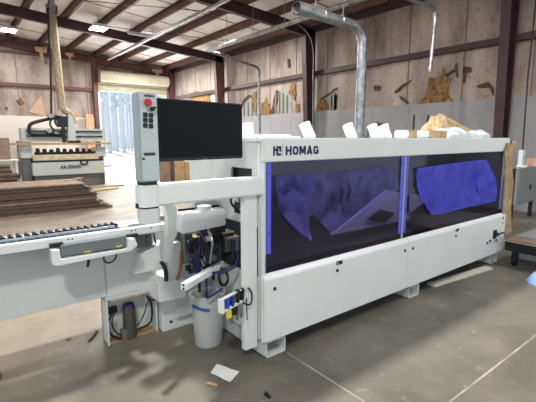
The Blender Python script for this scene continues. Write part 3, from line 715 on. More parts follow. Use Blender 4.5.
# curved guard and post
gp = [(162.5, 204), (172, 202.5), (176.5, 206), (178, 214), (178, 233), (173.5, 243), (171, 262), (164, 262), (163.5, 244), (168.5, 232), (168.5, 218), (166, 209)]
MB().prism([(p.x, p.z) for p in (PY(u, v, 2.76) for u, v in gp)], 'y', 2.76, 2.84).build('curved_guard', M_white, EB, .005)
a = PY(168, 270, 2.9).x; b_ = PY(182, 270, 2.9).x
MB().box(a, b_, 2.9, 3.0, PY(175, 280, 2.9).z, .80).build('guard_post', M_white, EB, .005)
MB().box(PY(155, 230, 3.2).x, PY(170, 230, 3.2).x, 3.2, 3.3, .37, .95).build('guard_back', M_white2, EB, .004)
p = PY(160, 220, 2.95); MB().box(p.x-.03, p.x+.05, 2.92, 2.97, .965, 1.02).build('stop_block', M_grey, EB, .003)
MB().tube(smoothpath([PY(181.5, 250, 2.9), PY(181, 260, 2.89), PY(180, 270, 2.88), PY(177, 280, 2.87)]), .014, 10).build('orange_hose', M_orange, EB)
MB().tube(smoothpath([PY(161, 262, 2.95), PY(164, 266, 2.92), PY(166, 273, 2.9), PY(166, 282, 2.9)]), .016, 10).build('black_hose', M_cable, EB)
MB().tube(smoothpath([PY(155, 225, 2.96), PY(154, 235, 2.96), PY(156, 244, 2.96)]), .006, 8).build('cable', M_cable, EB)
# hood over glue unit
def hx(u, y): return PY(u, 220, y).x
hy = 2.60
xa, xb = hx(182, hy), hx(226, hy); hz0 = PY(205, 230.5, hy).z; hz1 = PY(205, 211, hy).z
MB().prism([(xa, hz0), (xb, hz0+.015), (xb, hz1-.01), (xb-.02, hz1), (xa+.01, hz1), (xa, hz1-.01)], 'y', hy, 2.70).build('glue_hood', M_white, EB, .008)
xc = hx(203, 2.68)
rounded_col(hz1-.002, hz1+.03, xc, 2.655, .05, .05, .04).build('hood_lid', M_white2, EB)
e = hx(203, hy); MB().box(e-.03, e+.03, hy-.003, hy, hz0+.02, hz0+.045).build('hood_label', M_lampb, EB)
MB().box(1.50, 1.69, 2.88, 2.92, 1.02, 1.2).build('back_plate', M_white2, EB)
for u0, u1 in ((179, 195), (212, 219)): MB().box(PY(u0, 207, 2.8).x, PY(u1, 207, 2.8).x, 2.8, 2.82, PY(200, 209.5, 2.8).z, PY(200, 207, 2.8).z).build('dark_rail', M_black, EB)
# back support of the units
MB().box(1.36, 1.72, 3.0, 3.03, .12, 1.02).build('unit_backplate', M_white2, EB)
MB().box(X0+.01, X0+.03, 2.32, 2.93, .12, .60).build('end_panel', M_white2, EB, .003)
MB().box(PY(185, 250, 2.85).x, PY(190.5, 250, 2.85).x, 2.85, 2.93, .62, .93).build('unit_bracket', mat('grey green bracket', (140, 148, 138), .5), EB, .003)
MB().box(1.33, 1.42, 2.95, 3.0, .62, .95).build('unit_bracket', M_grey, EB)
# drives, cylinders and blocks under hood
def cyl(name, u, v0, v1, y, r, m, cap=None):
    a = PY(u, v0, y); b = PY(u, v1, y)
    o = MB().tube([(a.x, y, b.z), (a.x, y, a.z)], r, 14).build(name, m, EB)
    if cap: MB().tube([(a.x, y, a.z-.001), (a.x, y, a.z+.012)], r*1.08, 14).build('cap', cap, o)
    return o
def blk(name, u0, v0, u1, v1, y, d, m, top=None):
    a = PY(u0, v0, y); b = PY(u1, v1, y)
    o = MB().box(a.x, b.x, y, y+d, b.z, a.z).build(name, m, EB, .003)
    if top: MB().box(a.x-.002, b.x+.002, y-.002, y+d+.002, a.z, a.z+.008).build('top_plate', top, o)
    return o
blk('drive_block', 191, 239, 202, 252, 2.74, .10, M_dark, M_brass)
cyl('spindle_motor', 196, 247, 272, 2.76, .035, M_blue2)
blk('drive_block', 216, 225, 226, 242, 2.62, .1, M_black, M_brass)
cyl('spindle_motor', 209, 236, 268, 2.78, .032, M_dark)
blk('drive_block', 217.5, 238, 223.5, 262, 2.7, .06, M_grey)
cyl('spindle_motor', 227.5, 232, 252, 2.66, .022, M_dark)
blk('drive_block', 223, 234, 234, 238, 2.6, .1, M_dark, M_brass)
blk('drive_block', 226, 239, 239, 250, 2.58, .08, M_steel, M_brass)
blk('drive_block', 184, 233, 191, 262, 2.9, .06, M_dark)
blk('drive_block', 228, 254, 240, 262, 2.6, .1, M_dark)
cyl('spindle_motor', 203, 228, 240, 2.66, .03, M_blue2)
cyl('spindle_motor', 233, 240, 262, 2.55, .018, M_black)
cyl('valve', 199, 272, 292, 2.62, .012, M_black)
cyl('valve', 206, 268, 296, 2.62, .009, M_black)
cyl('valve', 213, 262, 280, 2.66, .012, M_dark)
rng = random.Random(3)
for k in range(24):
    u0 = rng.uniform(186, 238); v0 = rng.uniform(228, 246); u1 = u0+rng.uniform(-12, 12); v1 = rng.uniform(250, 274)
    y0 = rng.uniform(2.5, 2.75); um = (u0+u1)/2+rng.uniform(-8, 8)
    MB().tube(smoothpath([PY(u0, v0, y0+.08), PY(um, (v0+v1)/2, y0), PY(u1, v1, y0+.08)]), rng.choice((.005, .006, .009)), 7).build('air_hose', rng.choice((M_cable, M_cable, M_blue2, M_cable, M_dark)), EB)
for k in range(34):
    u0 = rng.uniform(187, 238); v0 = rng.uniform(234, 272); p = PY(u0, v0, rng.uniform(2.58, 2.8)); s = rng.uniform(.008, .022)
    MB().box(p.x-s, p.x+s, p.y, p.y+.03, p.z-s, p.z+s).build('fitting', rng.choice((M_steel, M_dark, M_black, M_dark, M_black, M_brass, M_white2)), EB, .002)
MB().tube(smoothpath([PY(209, 232, 2.55), PY(212, 240, 2.5), PY(211.5, 252, 2.5), PY(210, 263, 2.52)]), .009, 8).build('grey_hose', M_steel, EB)
# hoses by the post
MB().tube(smoothpath([PY(245, 198, 2.4), PY(233, 196, 2.4), PY(231, 202, 2.4), PY(236, 209, 2.38), PY(242, 215, 2.36), PY(243.5, 230, 2.36), PY(240, 248, 2.4), PY(237, 262, 2.45), PY(228, 269, 2.48), PY(214, 273, 2.5)]), .009, 10).build('black_hose', M_cable, EB)
MB().tube(smoothpath([PY(239, 250, 2.42), PY(236, 264, 2.45), PY(226, 271, 2.48), PY(212, 273, 2.5)]), .010, 10).build('blue_hose', M_blue2, EB)
MB().tube(smoothpath([PY(222, 268, 2.55), PY(219, 276, 2.5), PY(221, 284, 2.5), PY(226, 284, 2.5), PY(228, 278, 2.5), PY(226, 270, 2.55)]), .012, 10).build('black_hose', M_cable, EB)
MB().tube(smoothpath([PY(207, 284, 2.5), PY(206, 297, 2.5), PY(212, 296, 2.5), PY(222, 288, 2.5)]), .007, 8).build('blue_hose', M_blue2, EB)
MB().box(PY(238, 200, 2.4).x, PY(246, 200, 2.4).x, 2.4, 2.44, 1.16, 1.2).box(PY(242, 200, 2.42).x, PY(247, 200, 2.42).x, 2.40, 2.43, 1.10, 1.16).build('valve_block', M_steel, EB)
# outrigger square tube
tz = .62
A = PZ(183.5, 287, tz); B = PZ(229, 260, tz)
ot = MB().bar(A, B, .05, .05).build('outrigger_tube', M_white, EB, .004)
d = (Vector(B)-Vector(A)).normalized(); r = d.cross(Vector((0, 0, 1)))
for s in (-.012, .014):
    c = Vector(A)-d*.001+Vector((0, 0, s)); MB().tube([c+d*.002, c-d*.002], .008, 10).build('tube_hole', M_black, ot)
MB().bar(Vector(B)-d*.06, Vector(B)+d*.12, .09, .03).build('tube_bracket', M_steel, ot)
# pneumatic service unit on bracket
pz = .58
A = PZ(222, 300, pz); B = PZ(245, 287.5, pz)
pn = MB().bar(Vector(A)-Vector((0, 0, .0)), B, .012, .012).bar(Vector(A)-Vector((0, 0, .085)), Vector(B)-Vector((0, 0, .085)), .012, .02)
d = (Vector(B)-Vector(A)).normalized(); bk = Vector((0, 0, 1)).cross(d).normalized()*.018
if bk.y < 0: bk = -bk
pn.bar(Vector(A)+bk-Vector((0, 0, .045)), Vector(B)+bk-Vector((0, 0, .045)), .004, .10).bar(Vector(A)-d*.003+bk*.5-Vector((0, 0, .045)), Vector(A)+d*.003+bk*.5-Vector((0, 0, .045)), .05, .10)
pu = pn.build('service_unit', M_white, EB, .002)
L = (Vector(B)-Vector(A)).length
for t_, m, kz in ((.22, M_blue, .0), (.42, M_blue2, .0), (.66, M_black, .02), (.86, M_black, .012)):
    c = Vector(A)+d*L*t_
    MB().tube([c+Vector((0, 0, -.08)), c+Vector((0, 0, -.02+kz)), c+Vector((0, 0, kz-.005))], .016, 12, rs=[.013, .017, .014]).build('regulator_knob', m, pu)
for t_, m in ((.25, M_yel), (.5, M_black), (.75, M_steel)):
    c = Vector(A)+d*L*t_+Vector((0, 0, -.12))-bk*.2
    MB().box(c.x-.018, c.x+.018, c.y-.012, c.y+.012, c.z-.03, c.z+.025).build('gauge_block', m, pu, .003)
for t_ in (.38, .62, .8):
    c = Vector(A)+d*L*t_+Vector((0, 0, -.15))
    MB().tube([c, c-Vector((0, 0, .04)), c-Vector((0, 0, .055))], .012, 10, rs=[.013, .012, .005]).build('filter_bowl', M_steel, pu)
c = Vector(B)
MB().tube(smoothpath([c-d*.03+Vector((0, 0, -.10)), c+d*.02+Vector((0, -.02, -.13)), c+d*.06+Vector((0, -.02, -.12)), c+d*.06+Vector((0, -.02, -.05)), c+d*.03+Vector((0, -.01, -.01))]), .006, 8).build('air_hose', M_cable, pu)
MB().tube([PY(246.5, 298, 2.2), PY(247, 320, 2.2)], .004, 6).build('air_hose', M_cable, pu)
# black rods behind
for u in (413.5, 427.5):
    p = PY(u, 127, 3.3); q = PY(u+.8, 115, 3.3)
    MB().tube([(p.x, 3.3, 1.5), (p.x, 3.3, q.z)], .015, 8).build('guide_rod', M_black, EB)

# ------------------------------------------------------------------ loose things by the machine
bx, by = 1.475, 2.665
bn = thing('waste_bin', (bx, by, 0), 'tall translucent white waste bin with blue strap under the machine infeed', 'bin')
mb = MB(); n = 28; prof = [(0, .0), (.104, .0), (.112, .012), (.138, .41), (.147, .415), (.147, .425), (.13, .425), (.097, .02), (0, .02)]
rings = []
for r_, z in prof:
    rings.append([(bx+max(r_, .0005)*math.cos(2*PI*k/n), by+max(r_, .0005)*.86*math.sin(2*PI*k/n), z) for k in range(n)])
vs = [p for R in rings for p in R]; fs = [(i*n+k, i*n+(k+1) % n, (i+1)*n+(k+1) % n, (i+1)*n+k) for i in range(len(prof)-1) for k in range(n)]
mb.add(vs, fs).build('bin_body', M_bin, bn)
ang = [PI*1.05+k*.055*PI for k in range(7)]
st = MB().tube([(bx+.141*math.cos(a), by+.122*math.sin(a), .355-.005*i) for i, a in enumerate(ang)], .011, 8)
st.build('strap', M_bluetape, bn)
# paper sheet
P = [PZ(210.5, 373, .003), PZ(217, 364, .003), PZ(239.5, 372, .003), PZ(230, 382.5, .003)]
mb = MB(); g = 6
for i in range(g+1):
    for j in range(g+1):
        a = P[0].lerp(P[1], i/g); b_ = P[3].lerp(P[2], i/g); p = a.lerp(b_, j/g); p.z = .003+.004*abs(math.sin(i*1.1+j*.7)); mb.v.append(p)
for i in range(g):
    for j in range(g): k = i*(g+1)+j; mb.f.append((k, k+1, k+g+2, k+g+1))
tag(mb.build('paper_sheet', M_paper), 'crumpled white paper sheet lying on the concrete in front of the bin', 'paper')
a, b_ = PZ(207, 383, .006), PZ(217, 385.5, .006)
tag(base(MB().bar(a, b_, .025, .012).build('wood_chip', M_wood2, None, .002)), 'small tan wood chip beside the white paper sheet', 'wood chip')
a, b_ = PZ(89, 341, .008), PZ(97, 331, .008)
tag(base(MB().bar(a, b_, .022, .016).build('wood_chip', M_hard, None, .002)), 'thin brown wood splinter on the floor near the machine niche', 'wood chip')
a = PZ(68, 338, .01)
tag(base(MB().box(a.x-.02, a.x+.02, a.y-.02, a.y+.015, 0, .014).build('wood_chip', M_wood2, None, .004)), 'tiny tan crumb of wood on the floor left of the splinter', 'wood chip')
a = PZ(266, 393, .015)
tag(base(MB().tube([(a.x, a.y, 0), (a.x, a.y, .02)], .014, 10).box(a.x-.012, a.x+.012, a.y-.04, a.y-.01, 0, .012).build('floor_plug', M_black, None, .002)), 'small black plastic plug on bare concrete in front of the machine', 'plug')
# brown thing at left edge
a = PZ(0, 378, 0)
tag(base(MB().box(a.x-.10, a.x+.006, a.y-.03, a.y+.04, 0, .05).build('wood_block', M_hard, None, .004)), 'brown wood block cut off by the left edge of the photo', 'wood block')
# white board strip
a, b_ = PZ(431, 285, .012), PZ(489, 267.5, .012)
tag(base(MB().bar(a, b_, .1, .024).build('board_strip', mat('white board strip', (214, 208, 192), .6, var=.08), None, .002)), 'long narrow whitish board lying on floor along the machine', 'board')

# cardboard, foam and wrap on the machine top
p0 = PY(407, 135, 2.30).x; p1 = PY(447, 135, 2.30).x
fo = thing('foam_pack', ((p0+p1)/2, 2.37, ZT), 'flat white foam slab with tan tape ends on top of machine', 'foam slab')
MB().box(p0, p1, 2.30, 2.45, ZT, ZT+.075).build('foam_body', M_foam, fo, .01)
for a, b_ in ((p0+.03, p0+.17), (p1-.36, p1-.01)): MB().box(a, b_, 2.297, 2.453, ZT-.0, ZT+.078).build('tape', M_cardw, fo)
def lump(name, pts, y0, y1, m, label, cat, seed):
    rn = random.Random(seed); poly = [(PY(u, v, y0).x, PY(u, v, y0).z) for u, v in pts]
    zb = ZT; n = len(poly); mb = MB(); L = 6
    for i in range(L+1):
        t = i/L; s = math.sin(PI*(.12+.76*t))
        for (x, z) in poly: mb.v.append(Vector((x+rn.uniform(-.025, .025), y0+(y1-y0)*t, zb+max(0, (z-zb))*s*rn.uniform(.86, 1.04)+rn.uniform(0, .012)*(z > zb+.01))))
    for i in range(L):
        for j in range(n-1): a = i*n+j; mb.f.append((a, a+1, a+n+1, a+n))
        mb.f.append((i*n+n-1, i*n, i*n+n, i*n+2*n-1))
    mb.f.append(tuple(range(n))); mb.f.append(tuple(reversed(range(L*n, L*n+n))))
    return tag(base(mb.build(name, m, None, smooth=False)), label, cat)
lump('kraft_paper', [(437, 138.2), (438, 128), (442, 121), (446, 114), (451, 112), (456, 114), (464, 121), (476, 128), (489, 132), (489, 138.2)], 2.88, 3.2, M_cardw, 'peaked crumple of brown kraft paper on top of machine', 'packing paper', 2)
lump('plastic_wrap', [(447, 138.2), (450, 131), (458, 128), (468, 127), (476, 131), (484, 133), (490, 129), (491, 138.2)], 2.4, 2.75, M_bag, 'crumpled clear plastic wrap on top of machine beside the foam slab', 'plastic wrap', 3)
# cardboard wrap at right end
pts = [(505, 150), (507.5, 143), (512, 143.5), (516, 141), (517.5, 144.5), (513, 149), (512, 165), (513.5, 185), (511, 208), (511.5, 232), (506, 234), (502, 231), (503.5, 205), (505, 185), (505.5, 165)]
P = [PY(u, v, 2.17) for u, v in pts]; mb = MB().prism([(p.x, p.z) for p in P], 'y', 2.168, 2.186).box(5.645, 5.66, 2.17, 2.5, .75, 1.58)
tag(base(mb.build('cardboard_wrap', M_cardw, None, smooth=False)), 'torn tan cardboard edge wrap taped down the right end of machine', 'cardboard')

# ------------------------------------------------------------------ ducts and pipes
D = thing('extraction_duct', (5.5, 4.55, 0), 'large shiny galvanized duct bending down behind the machine', 'duct')
DY = 4.55
o1 = PY(298, 11, DY); el = PY(363, 26, DY); zz = (o1.z+el.z)/2
R = .08
pts = arc([(o1.x, DY, zz+.02), (el.x, DY, zz-.02), (el.x, DY, .55)], 7, .3)
MB().tube(pts, R, 20, cap=False).build('duct_pipe', M_galv, D)
MB().tube([(o1.x-.04, DY, zz+.02), (o1.x+.16, DY, zz+.02)], R+.015, 20, cap=False).build('collar', M_galv, D)
MB().tube([(o1.x+.01, DY, zz+.02), (o1.x+.012, DY, zz+.02)], R+.008, 20).build('duct_mouth', M_black, D)
rg = MB()
for x_ in (o1.x+.5, o1.x+.9): rg.tube([(x_, DY, zz+.01), (x_+.03, DY, zz+.01)], R+.007, 20)
for z_ in (3.2, 2.62, 1.95): rg.tube([(el.x, DY, z_), (el.x, DY, z_+.03)], R+.007, 20)
rg.build('duct_band', M_galv, D)
MB().tube([(el.x, DY, .56), (el.x, DY, .0)], R*.9, 16).build('duct_base', M_galv, D)
MB().tube([(o1.x+.35, DY, zz+.1), (o1.x+.35, DY, zr(o1.x)-.2)], .01, 6).tube([(o1.x+.95, DY, zz+.1), (o1.x+.95, DY, zr(o1.x)-.2)], .01, 6).build('hanger', M_steel, D)
# hose loop next to the duct foot
tag(MB().tube(smoothpath([PY(366, 138, 3.6), PY(369, 128, 3.6), (PY(376, 123.5, 3.6)), PY(384, 127, 3.6), PY(387, 139, 3.6), PY(387, 160, 3.6)*1+Vector((0,0,-1.0)), (PY(387,160,3.6).x, 3.6, .03)]), .03, 12).build('flexible_hose', mat('ribbed grey hose', (70, 72, 74), .5, var=.3, scale=60)), 'dark ribbed flexible hose looping behind the machine beside the big duct', 'hose')
# pipe under ceiling to the duct
def pipe(name, pts, r, m, label, cat='pipe', rr=.2):
    o = thing(name, tuple(pts[-1]), label, cat)
    P = arc(pts, 6, rr) if len(pts) > 2 else pts
    MB().tube(P, r, 12).build('pipe_run', m, o)
    return o
zc = 4.55
a = PZ(211, 51, zc); b_ = PZ(300, 18, zc); a.x = b_.x = (a.x+b_.x)/2
o = pipe('ceiling_pipe', [a, b_, b_+Vector((0, -2.2, 0))], .06, M_galv, 'pale horizontal pipe running under the roof towards the duct mouth')
cl = MB()
for t_ in (.25, .55, .85):
    c = a.lerp(b_, t_); cl.tube([c-Vector((0, .03, 0)), c+Vector((0, .03, 0))], .072, 12).tube([c, (c.x, c.y, zr(c.x)-.2)], .008, 6)
cl.build('pipe_clamp', M_steel, o)
Yp = 11.0
q0 = PY(213, 52, Yp); q1 = PY(259, 68, Yp); q2 = PY(259.5, 128, Yp)
pipe('drop_pipe', [q0, q1, q2, (q2.x, Yp, .02)], .045, M_galv, 'thin grey pipe that runs sideways then drops to the floor right of the monitor', rr=.15)
zc = 5.05
a = PZ(110, 59.5, zc); b_ = PZ(221, 0, zc); a.x = b_.x = (a.x+b_.x)/2
dct = (b_-a).normalized()
pipe('ceiling_pipe', [a, b_+dct*3], .055, M_galv, 'long pale pipe under the roof crossing the dark rafter above the control pillar')
a = PY(436, 9, 4.5)
o = pipe('drop_pipe', [(5.2, 4.5, a.z+.02), (a.x, 4.5, a.z), (PY(430, 72, 4.5).x, 4.5, PY(430, 72, 4.5).z)], .035, M_galv, 'slim bright pipe hanging down above the torn fibreglass wall patch', rr=.18)
# thin cable hanging beside column
tag(MB().tube(smoothpath([PX(297, 24, XW-.9), PX(308, 34, XW-.8), PX(313, 50, XW-.7), PX(313, 80, XW-.7), PX(313, 136, XW-.7)]), .012, 6).build('hanging_cable', M_lgrey), 'thin grey cable hanging in front of the dark steel column behind the machine', 'cable')

# ------------------------------------------------------------------ CNC ROUTER
CY0 = 14.6
CN = thing('router_machine', (3.0, CY0, 0), 'grey gantry router table with dust hose standing before the far wall', 'router machine')
def cb(name, u0, v0, u1, v1, y, d, m, parent=CN, bev=.01):
    a = PY(u0, v0, y); b = PY(u1, v1, y); c_ = PY(u0, v1, y); return MB().box(a.x, b.x, y, y+d, min(b.z, c_.z), a.z).build(name, m, parent, bev)
MB().box(1.95, 4.15, CY0, CY0+2.6, .42, .84).build('bed_frame', M_cnc, CN, .01)
MB().box(2.02, 4.02, CY0+.12, CY0+2.5, 0.0, .42).build('base_frame', M_cncd, CN, .01)
MB().box(2.0, 4.0, CY0+.1, CY0+2.5, .90, 1.08).build('spoilboard', M_cncw, CN, .01)
MB().box(1.98, 4.1, CY0+.02, CY0+2.5, .84, .90).build('bed_gap', M_black, CN)
for x_ in (1.72, 3.98):
    MB().box(x_, x_+.24, CY0+.3, CY0+.8, 0, 1.0).build('gantry_leg', M_cncd, CN, .01)
    MB().box(x_-.02, x_+.30, CY0+.25, CY0+.85, .98, 1.32).build('leg_cover', M_cnc, CN, .01)
gl = MB().box(1.75, 4.32, CY0+.3, CY0+.75, 1.55, 1.93).box(1.75, 4.32, CY0+.26, CY0+.3, 1.5, 1.6).build('gantry_beam', M_cnc, CN, .01)
MB().box(1.9, 4.2, CY0+.24, CY0+.27, 1.66, 1.70).box(1.9, 4.2, CY0+.24, CY0+.27, 1.82, 1.86).build('linear_rail', M_dark, gl)
for k in range(9):
    x_ = 2.2+k*.2; MB().tube([(x_, CY0+.45, 1.12), (x_, CY0+.45, 1.2), (x_, CY0+.45, 1.29-.02*(k % 3))], .055, 10, rs=[.06, .07, .05]).build('tool_holder', M_black if k % 2 else M_dark, CN)
MB().box(2.1, 4.0, CY0+.4, CY0+.55, 1.08, 1.16).build('tool_rack', M_dark, CN)
ca = cb('spindle_head', 61.5, 118, 66.5, 142.5, CY0+.1, .2, M_dark)
ch = MB().prism([(p.x, p.z) for p in (PY(u, v, CY0+.05) for u, v in ((68, 142), (68.5, 113), (72, 116), (75, 124), (76.5, 141)))], 'y', CY0+.05, CY0+.35).build('spindle_cover', M_cnc, CN, .01)
cb('carriage', 57, 116, 68, 127, CY0+.12, .2, M_black)
cb('carriage_foot', 68, 140.5, 81, 143, CY0+.05, .2, M_black)
MB().tube(arc([PY(63, 106, CY0+.3), PY(64, 110.5, CY0+.3), PY(71, 114, CY0+.3), PY(74, 124, CY0+.3)], 5, .4), .11, 12, rs=None).build('hose_elbow', M_hose, CN)
MB().tube(arc([PY(61, 117, CY0+.15), PY(45, 119.5, CY0+.15), PY(29, 124, CY0+.15), PY(29, 134, CY0+.15), PY(40, 134.5, CY0+.15), PY(62, 134, CY0+.15)], 6, .3), .055, 10).build('cable_chain', M_cable, CN)
MB().tube(smoothpath([PY(52, 118, CY0), PY(50, 124, CY0), PY(54, 130, CY0), PY(60, 131, CY0)]), .03, 8).tube(smoothpath([PY(56, 115, CY0), PY(55, 122, CY0), PY(58, 127, CY0)]), .03, 8).build('cable', M_cable, CN)
for u, v in ((50, 116), (57, 113.5), (49, 131), (56, 132)):
    p = PY(u, v, CY0+.1); MB().tube([(p.x, p.y-.1, p.z), (p.x, p.y+.1, p.z)], .07, 10).build('fitting', M_steel, CN)
text_mesh('series_text', 'AR-SERIES', .15, M_grletter, CN, (2.74, CY0-.004, .62), (1, 0, 0), .006, .01, fit=.64)
p = PY(97, 166, CY0); MB().box(p.x-.05, p.x+.05, CY0-.01, CY0, p.z-.06, p.z+.06).build('badge', M_yel, CN)
for u in (63, 72, 81):
    p = PY(u, 177, CY0); MB().tube([(p.x, CY0+.06, .2), (p.x, CY0+.12, .2)], .05, 10).build('base_bolt', M_steel, CN)
p = PY(84, 163, CY0); MB().tube(arc([(p.x-.1, CY0-.03, .9), (p.x-.1, CY0-.03, .74), (p.x+.1, CY0-.03, .74), (p.x+.1, CY0-.03, .9)], 4, .08), .03, 8).build('pull_handle', M_dark, CN)
# plank across gantry
a = PY(9, 144, CY0+.2); b_ = PY(110, 144, CY0+.2)
MB().box(a.x, b_.x, CY0+.05, CY0+.24, 1.40, 1.47).build('dust_shelf', M_wood2, CN, .01)
# long dust hose and cable from above
hp = thing('dust_hose', (2.95, CY0+.3, 1.9), 'tall tan dust hose rising from the router to the roof', 'hose')
h0 = PY(51.5, 7, CY0+.3); h1 = PY(62, 110, CY0+.3)
MB().tube([h1, h1.lerp(h0, .5), h0], .12, 14).build('hose_sleeve', M_hose, hp)
MB().tube([h0-Vector((0, 0, .22)), h0+Vector((0, 0, .05))], .17, 14).build('hose_collar', M_galv, hp)
MB().tube([h0, (h0.x, h0.y, zr(h0.x)-.02)], .1, 10).build('hose_pipe', M_galv, hp)
tag(MB().tube([PY(51.5, 118, CY0+.15), PY(50.5, 60, CY0+.15), PY(47.5, 8, CY0+.15)], .035, 8).build('power_cable', M_cable), 'black cable hanging from the roof alongside the tan dust hose', 'cable')
MB().box(4.14, 4.55, CY0+.3, CY0+.8, .60, .64).build('side_shelf', M_cncd, CN, .004)

# ------------------------------------------------------------------ stacked sheets
rn = random.Random(11)
zz_ = 0; N = 22
protoS = None
for k in range(N):
    th = .027; f = k/N
    xr = 2.82 - .55*f + rn.uniform(-.14, .06); yo = 9.6 + rn.uniform(0, .07) + .1*f
    if k in (0, 1): xr = 2.86
    m = M_hard2 if k in (0, 9, N-1) else M_hard
    o = MB().box(xr-4.6, xr, yo, yo+1.25, zz_, zz_+th).build('fibreboard_sheet', m, None, .002, smooth=False); base(o)
    o.rotation_euler.z = rn.uniform(-.004, .004)
    if k == 0: lb = 'pale-edged fibreboard sheet lying on the floor at the bottom of the big stack'
    elif k == N-1: lb = 'pale fibreboard sheet on top of the big stack behind the infeed rollers'
    elif m is M_hard2: lb = 'pale-edged fibreboard sheet in the middle of the big ragged stack'
    else: lb = 'dark brown fibreboard sheet within the big ragged stack'
    tag(o, lb, 'board', 'fibreboard sheets in the big stack'); zz_ += th+.0008
o = MB().bar((2.05, 10.4, zz_+.012), (2.5, 10.9, zz_+.012), .12, .02).build('board_offcut', M_card, None); tag(base(o), 'pale offcut lying across the top right end of the big board stack', 'board')
for k, (u0, v0, u1, v1) in enumerate(((88, 187, 124, 185), (95, 191, 118, 188))):
    a = PZ(u0, v0, .02); b_ = PZ(u1, v1, .02)
    tag(base(MB().bar(a, b_, .12, .03).build('board_offcut', M_wood2 if k else M_card, None)), ('long pale offcut on the floor between the stack and the router', 'short tan offcut on the floor at the ragged end of the stack')[k], 'board')
# far small stack at the left
for k in range(7):
    o = MB().box(-.5+rn.uniform(-.1, .1), 2.0-.05*k+rn.uniform(-.2, .12), 17.6+rn.uniform(0, .1), 18.8, k*.085, k*.085+.08).build('timber_board', M_hard2 if k % 2 else M_hard, None); base(o)
    tag(o, 'brown board in the small far stack beside the router', 'board', 'boards in the small far stack')
wt = thing('work_table', (1.2, 20.4, 0), 'white-topped bench under the brown crate at the far wall', 'table')
MB().box(.2, 2.2, 20.1, 20.9, .66, .72).build('table_top', M_foam, wt, .005)
for q in (.3, 2.1):
    for r_ in (20.2, 20.8): MB().box(q-.03, q+.03, r_-.03, r_+.03, 0, .66).build('leg', M_foam, wt)
tag(base(MB().box(.3, 1.93, 20.2, 20.7, .721, 1.62).build('cardboard_crate', M_hard2, None, .01)), 'brown cardboard crate sitting on white bench by the far wall', 'crate')
tag(base(MB().box(2.25, 2.75, 20.4, 20.9, 0, 1.5).build('storage_bin', mat('slate storage bin', (120, 116, 122), .6), None, .02)), 'slate grey bin standing between the white bench and the router', 'bin')
# rust painted post by the door
tag(base(MB().box(5.2, 5.55, YW-.5, YW-.3, 0, 2.75).build('timber_post', M_rust, None, .01)), 'orange-brown upright post leaning at far wall left of the loading door', 'post')
# boards seen under the monitor
for k, (u0, u1, m) in enumerate(((161, 171, M_hard2), (171, 175, M_hard), (175.5, 186, M_card), (186.5, 195, M_card))):
    a = PY(u0, 183, 13.6); b_ = PY(u1, 183, 13.6)
    o = MB().box(a.x, b_.x-.01, 13.6+.02*k, 13.7+.02*k, 0, (.86, .82, .80, .76)[k]).build('panel_board', m, None, .005); base(o)
    tag(o, ('rose brown panel standing next to the control pillar, far behind', 'narrow dark panel standing between two brown panels under the monitor', 'wide tan cardboard panel standing far behind, below monitor centre', 'tan cardboard panel standing just left of the speckled tube')[k], 'panel')
tag(base(MB().tube([(PY(200.5, 175, 5.0).x, 5.0, 0), (PY(200.5, 175, 5.0).x, 5.0, 1.56)], .072, 18).build('cardboard_tube', M_hose, None)), 'upright speckled tan tube standing behind the monitor and arm', 'tube')
p = PY(209, 170, 6.0)
sh = thing('tool_cart', (p.x, 6.0, 0), 'narrow red-brown cart with a black can behind the swing arm', 'cart')
MB().box(p.x-.08, p.x+.08, 6.0, 6.3, .9, 1.08).box(p.x-.08, p.x+.08, 6.0, 6.3, 0, .05).box(p.x+.06, p.x+.08, 6.0, 6.02, 0, 1.35).box(p.x-.08, p.x-.06, 6.0, 6.02, 0, 1.1).build('cart_frame', mat('faded red paint', (150, 92, 78), .6), sh)
MB().tube([(p.x, 6.1, 1.08), (p.x, 6.1, 1.2)], .05, 12).build('can', M_black, sh)

# ------------------------------------------------------------------ right side
ex = PY(518, 180, 3.1)
EX = ex.x
ec = thing('electrical_cabinet', (EX+.25, 3.1, 0), 'grey electrical cabinet on a black stand right of the machine', 'electrical cabinet')
a = PY(516, 169, 3.1); b_ = PY(517, 205, 3.1)
cab = MB().box(EX-.02, EX+1.0, 3.1, 3.35, b_.z, a.z).build('cabinet_box', M_ebox, ec, .01)
MB().box(EX, EX+.96, 3.085, 3.1, b_.z+.03, a.z-.03).build('door', M_ebox, cab, .005)
p = PY(530, 187, 3.08); MB().bar((p.x, 3.07, p.z-.04), (p.x, 3.07, p.z+.05), .02, .02, up=(0, 1, 0)).build('handle', M_dark, cab)
MB().box(EX-.03, EX+.02, 3.14, 3.2, 0, a.z).box(EX+.93, EX+.98, 3.14, 3.2, 0, a.z).bar((EX+.02, 3.17, .35), (EX+.93, 3.17, .95), .05, .05).build('stand', M_black, ec)
p = PY(524, 158, 3.2)
cb2 = thing('junction_box', (p.x, 3.25, a.z), 'small white junction box at the foot of black hanging cable', 'junction box')
MB().box(p.x-.075, p.x+.075, 3.2, 3.28, PY(524, 167, 3.2).z, PY(524, 150, 3.2).z).build('box_body', M_white, cb2, .006)
for q in (-.03, .03): MB().box(p.x+q-.008, p.x+q+.008, 3.196, 3.2, p.z-.02, p.z+.04).build('socket', M_lgrey, cb2)
tag(base(MB().box(p.x-.09, p.x+.01, 3.12, 3.3, a.z, a.z+.04).build('plug_adapter', M_foam, None, .01)), 'tiny white adapter lying on grey electrical cabinet below the junction box', 'adapter')
tag(MB().tube([(p.x, 3.24, PY(524, 150, 3.2).z), PY(528, 75, 3.3), PY(533, 30, 3.4), (PY(533, 30, 3.4).x, 3.4, zr(PY(533, 30, 3.4).x)-.05)], .016, 8).build('power_cable', M_cable), 'black power cable dropping from roof to white junction box', 'cable')
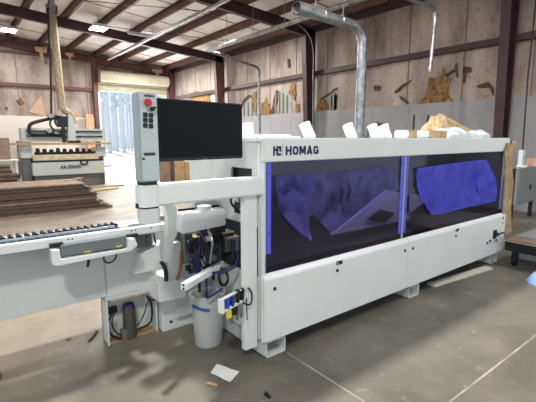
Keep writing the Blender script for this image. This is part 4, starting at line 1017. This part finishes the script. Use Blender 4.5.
p = PY(533, 165, 3.2); tag(base(MB().box(p.x-.07, p.x+.2, 3.12, 3.3, a.z, PY(533, 158.5, 3.2).z).build('pink_carton', M_pink, None, .005)), 'pink carton on top of the grey electrical cabinet', 'carton')
# cart of sheets
ct = thing('low_cart', (5.45, 1.5, 0), 'low black cart carrying pale sheets right of the machine', 'cart')
MB().box(5.46, 6.9, .9, 2.08, .20, .325).build('cart_deck', M_black, ct, .01)
for q, r_ in ((5.56, 1.0), (6.8, 1.0), (5.56, 1.98), (6.8, 1.98)):
    MB().tube([(q, r_-.02, .06), (q, r_+.02, .06)], .06, 14).build('caster', M_black, ct)
    MB().box(q-.025, q+.025, r_-.035, r_+.035, .07, .2).build('caster_fork', M_dark, ct)
for k, (m, lb) in enumerate(((M_wood, 'pale tan sheet at the bottom of the pile on the low black cart'), (M_hard2, 'brownish sheet in the middle of the pile on low black cart'), (M_liner, 'pale grey sheet on top of the pile on the low black cart'))):
    o = base(MB().box(5.43+.13*k*(k > 1), 6.9, .92, 2.09-.02*k, .3255+.0125*k, .3375+.0125*k).build('board_sheet', m, None, .002)); tag(o, lb, 'board')
tag(base(MB().box(5.93, 6.7, 1.15, 2.1, 0.0, .15).build('white_tray', M_white2, None, .01)), 'low white box on the floor underneath the black cart', 'box')
p = PZ(547, 287, 0)
lumpx = MB()
rn2 = random.Random(5); n = 10
for i in range(5):
    t = i/4
    for j in range(n):
        an = 2*PI*j/n; r_ = (.17*math.cos(t*PI/2*.92))*(1+rn2.uniform(-.08, .08)); lumpx.v.append(Vector((p.x+.11+r_*math.cos(an), p.y+.06+r_*math.sin(an), .13*math.sin(t*PI/2))))
for i in range(4):
    for j in range(n): a_ = i*n+j; b2 = i*n+(j+1) % n; lumpx.f.append((a_, b2, b2+n, a_+n))
lumpx.f.append(tuple(range(4*n, 5*n)))
tag(base(lumpx.build('blue_cloth', M_lblue, None)), 'light blue bundled cloth on the floor at the right edge of photo', 'cloth')

# ------------------------------------------------------------------ view
vs_ = S.view_settings; vs_.view_transform = 'Standard'; vs_.look = 'None'; vs_.gamma = 1; vs_.use_curve_mapping = False; vs_.exposure = .2
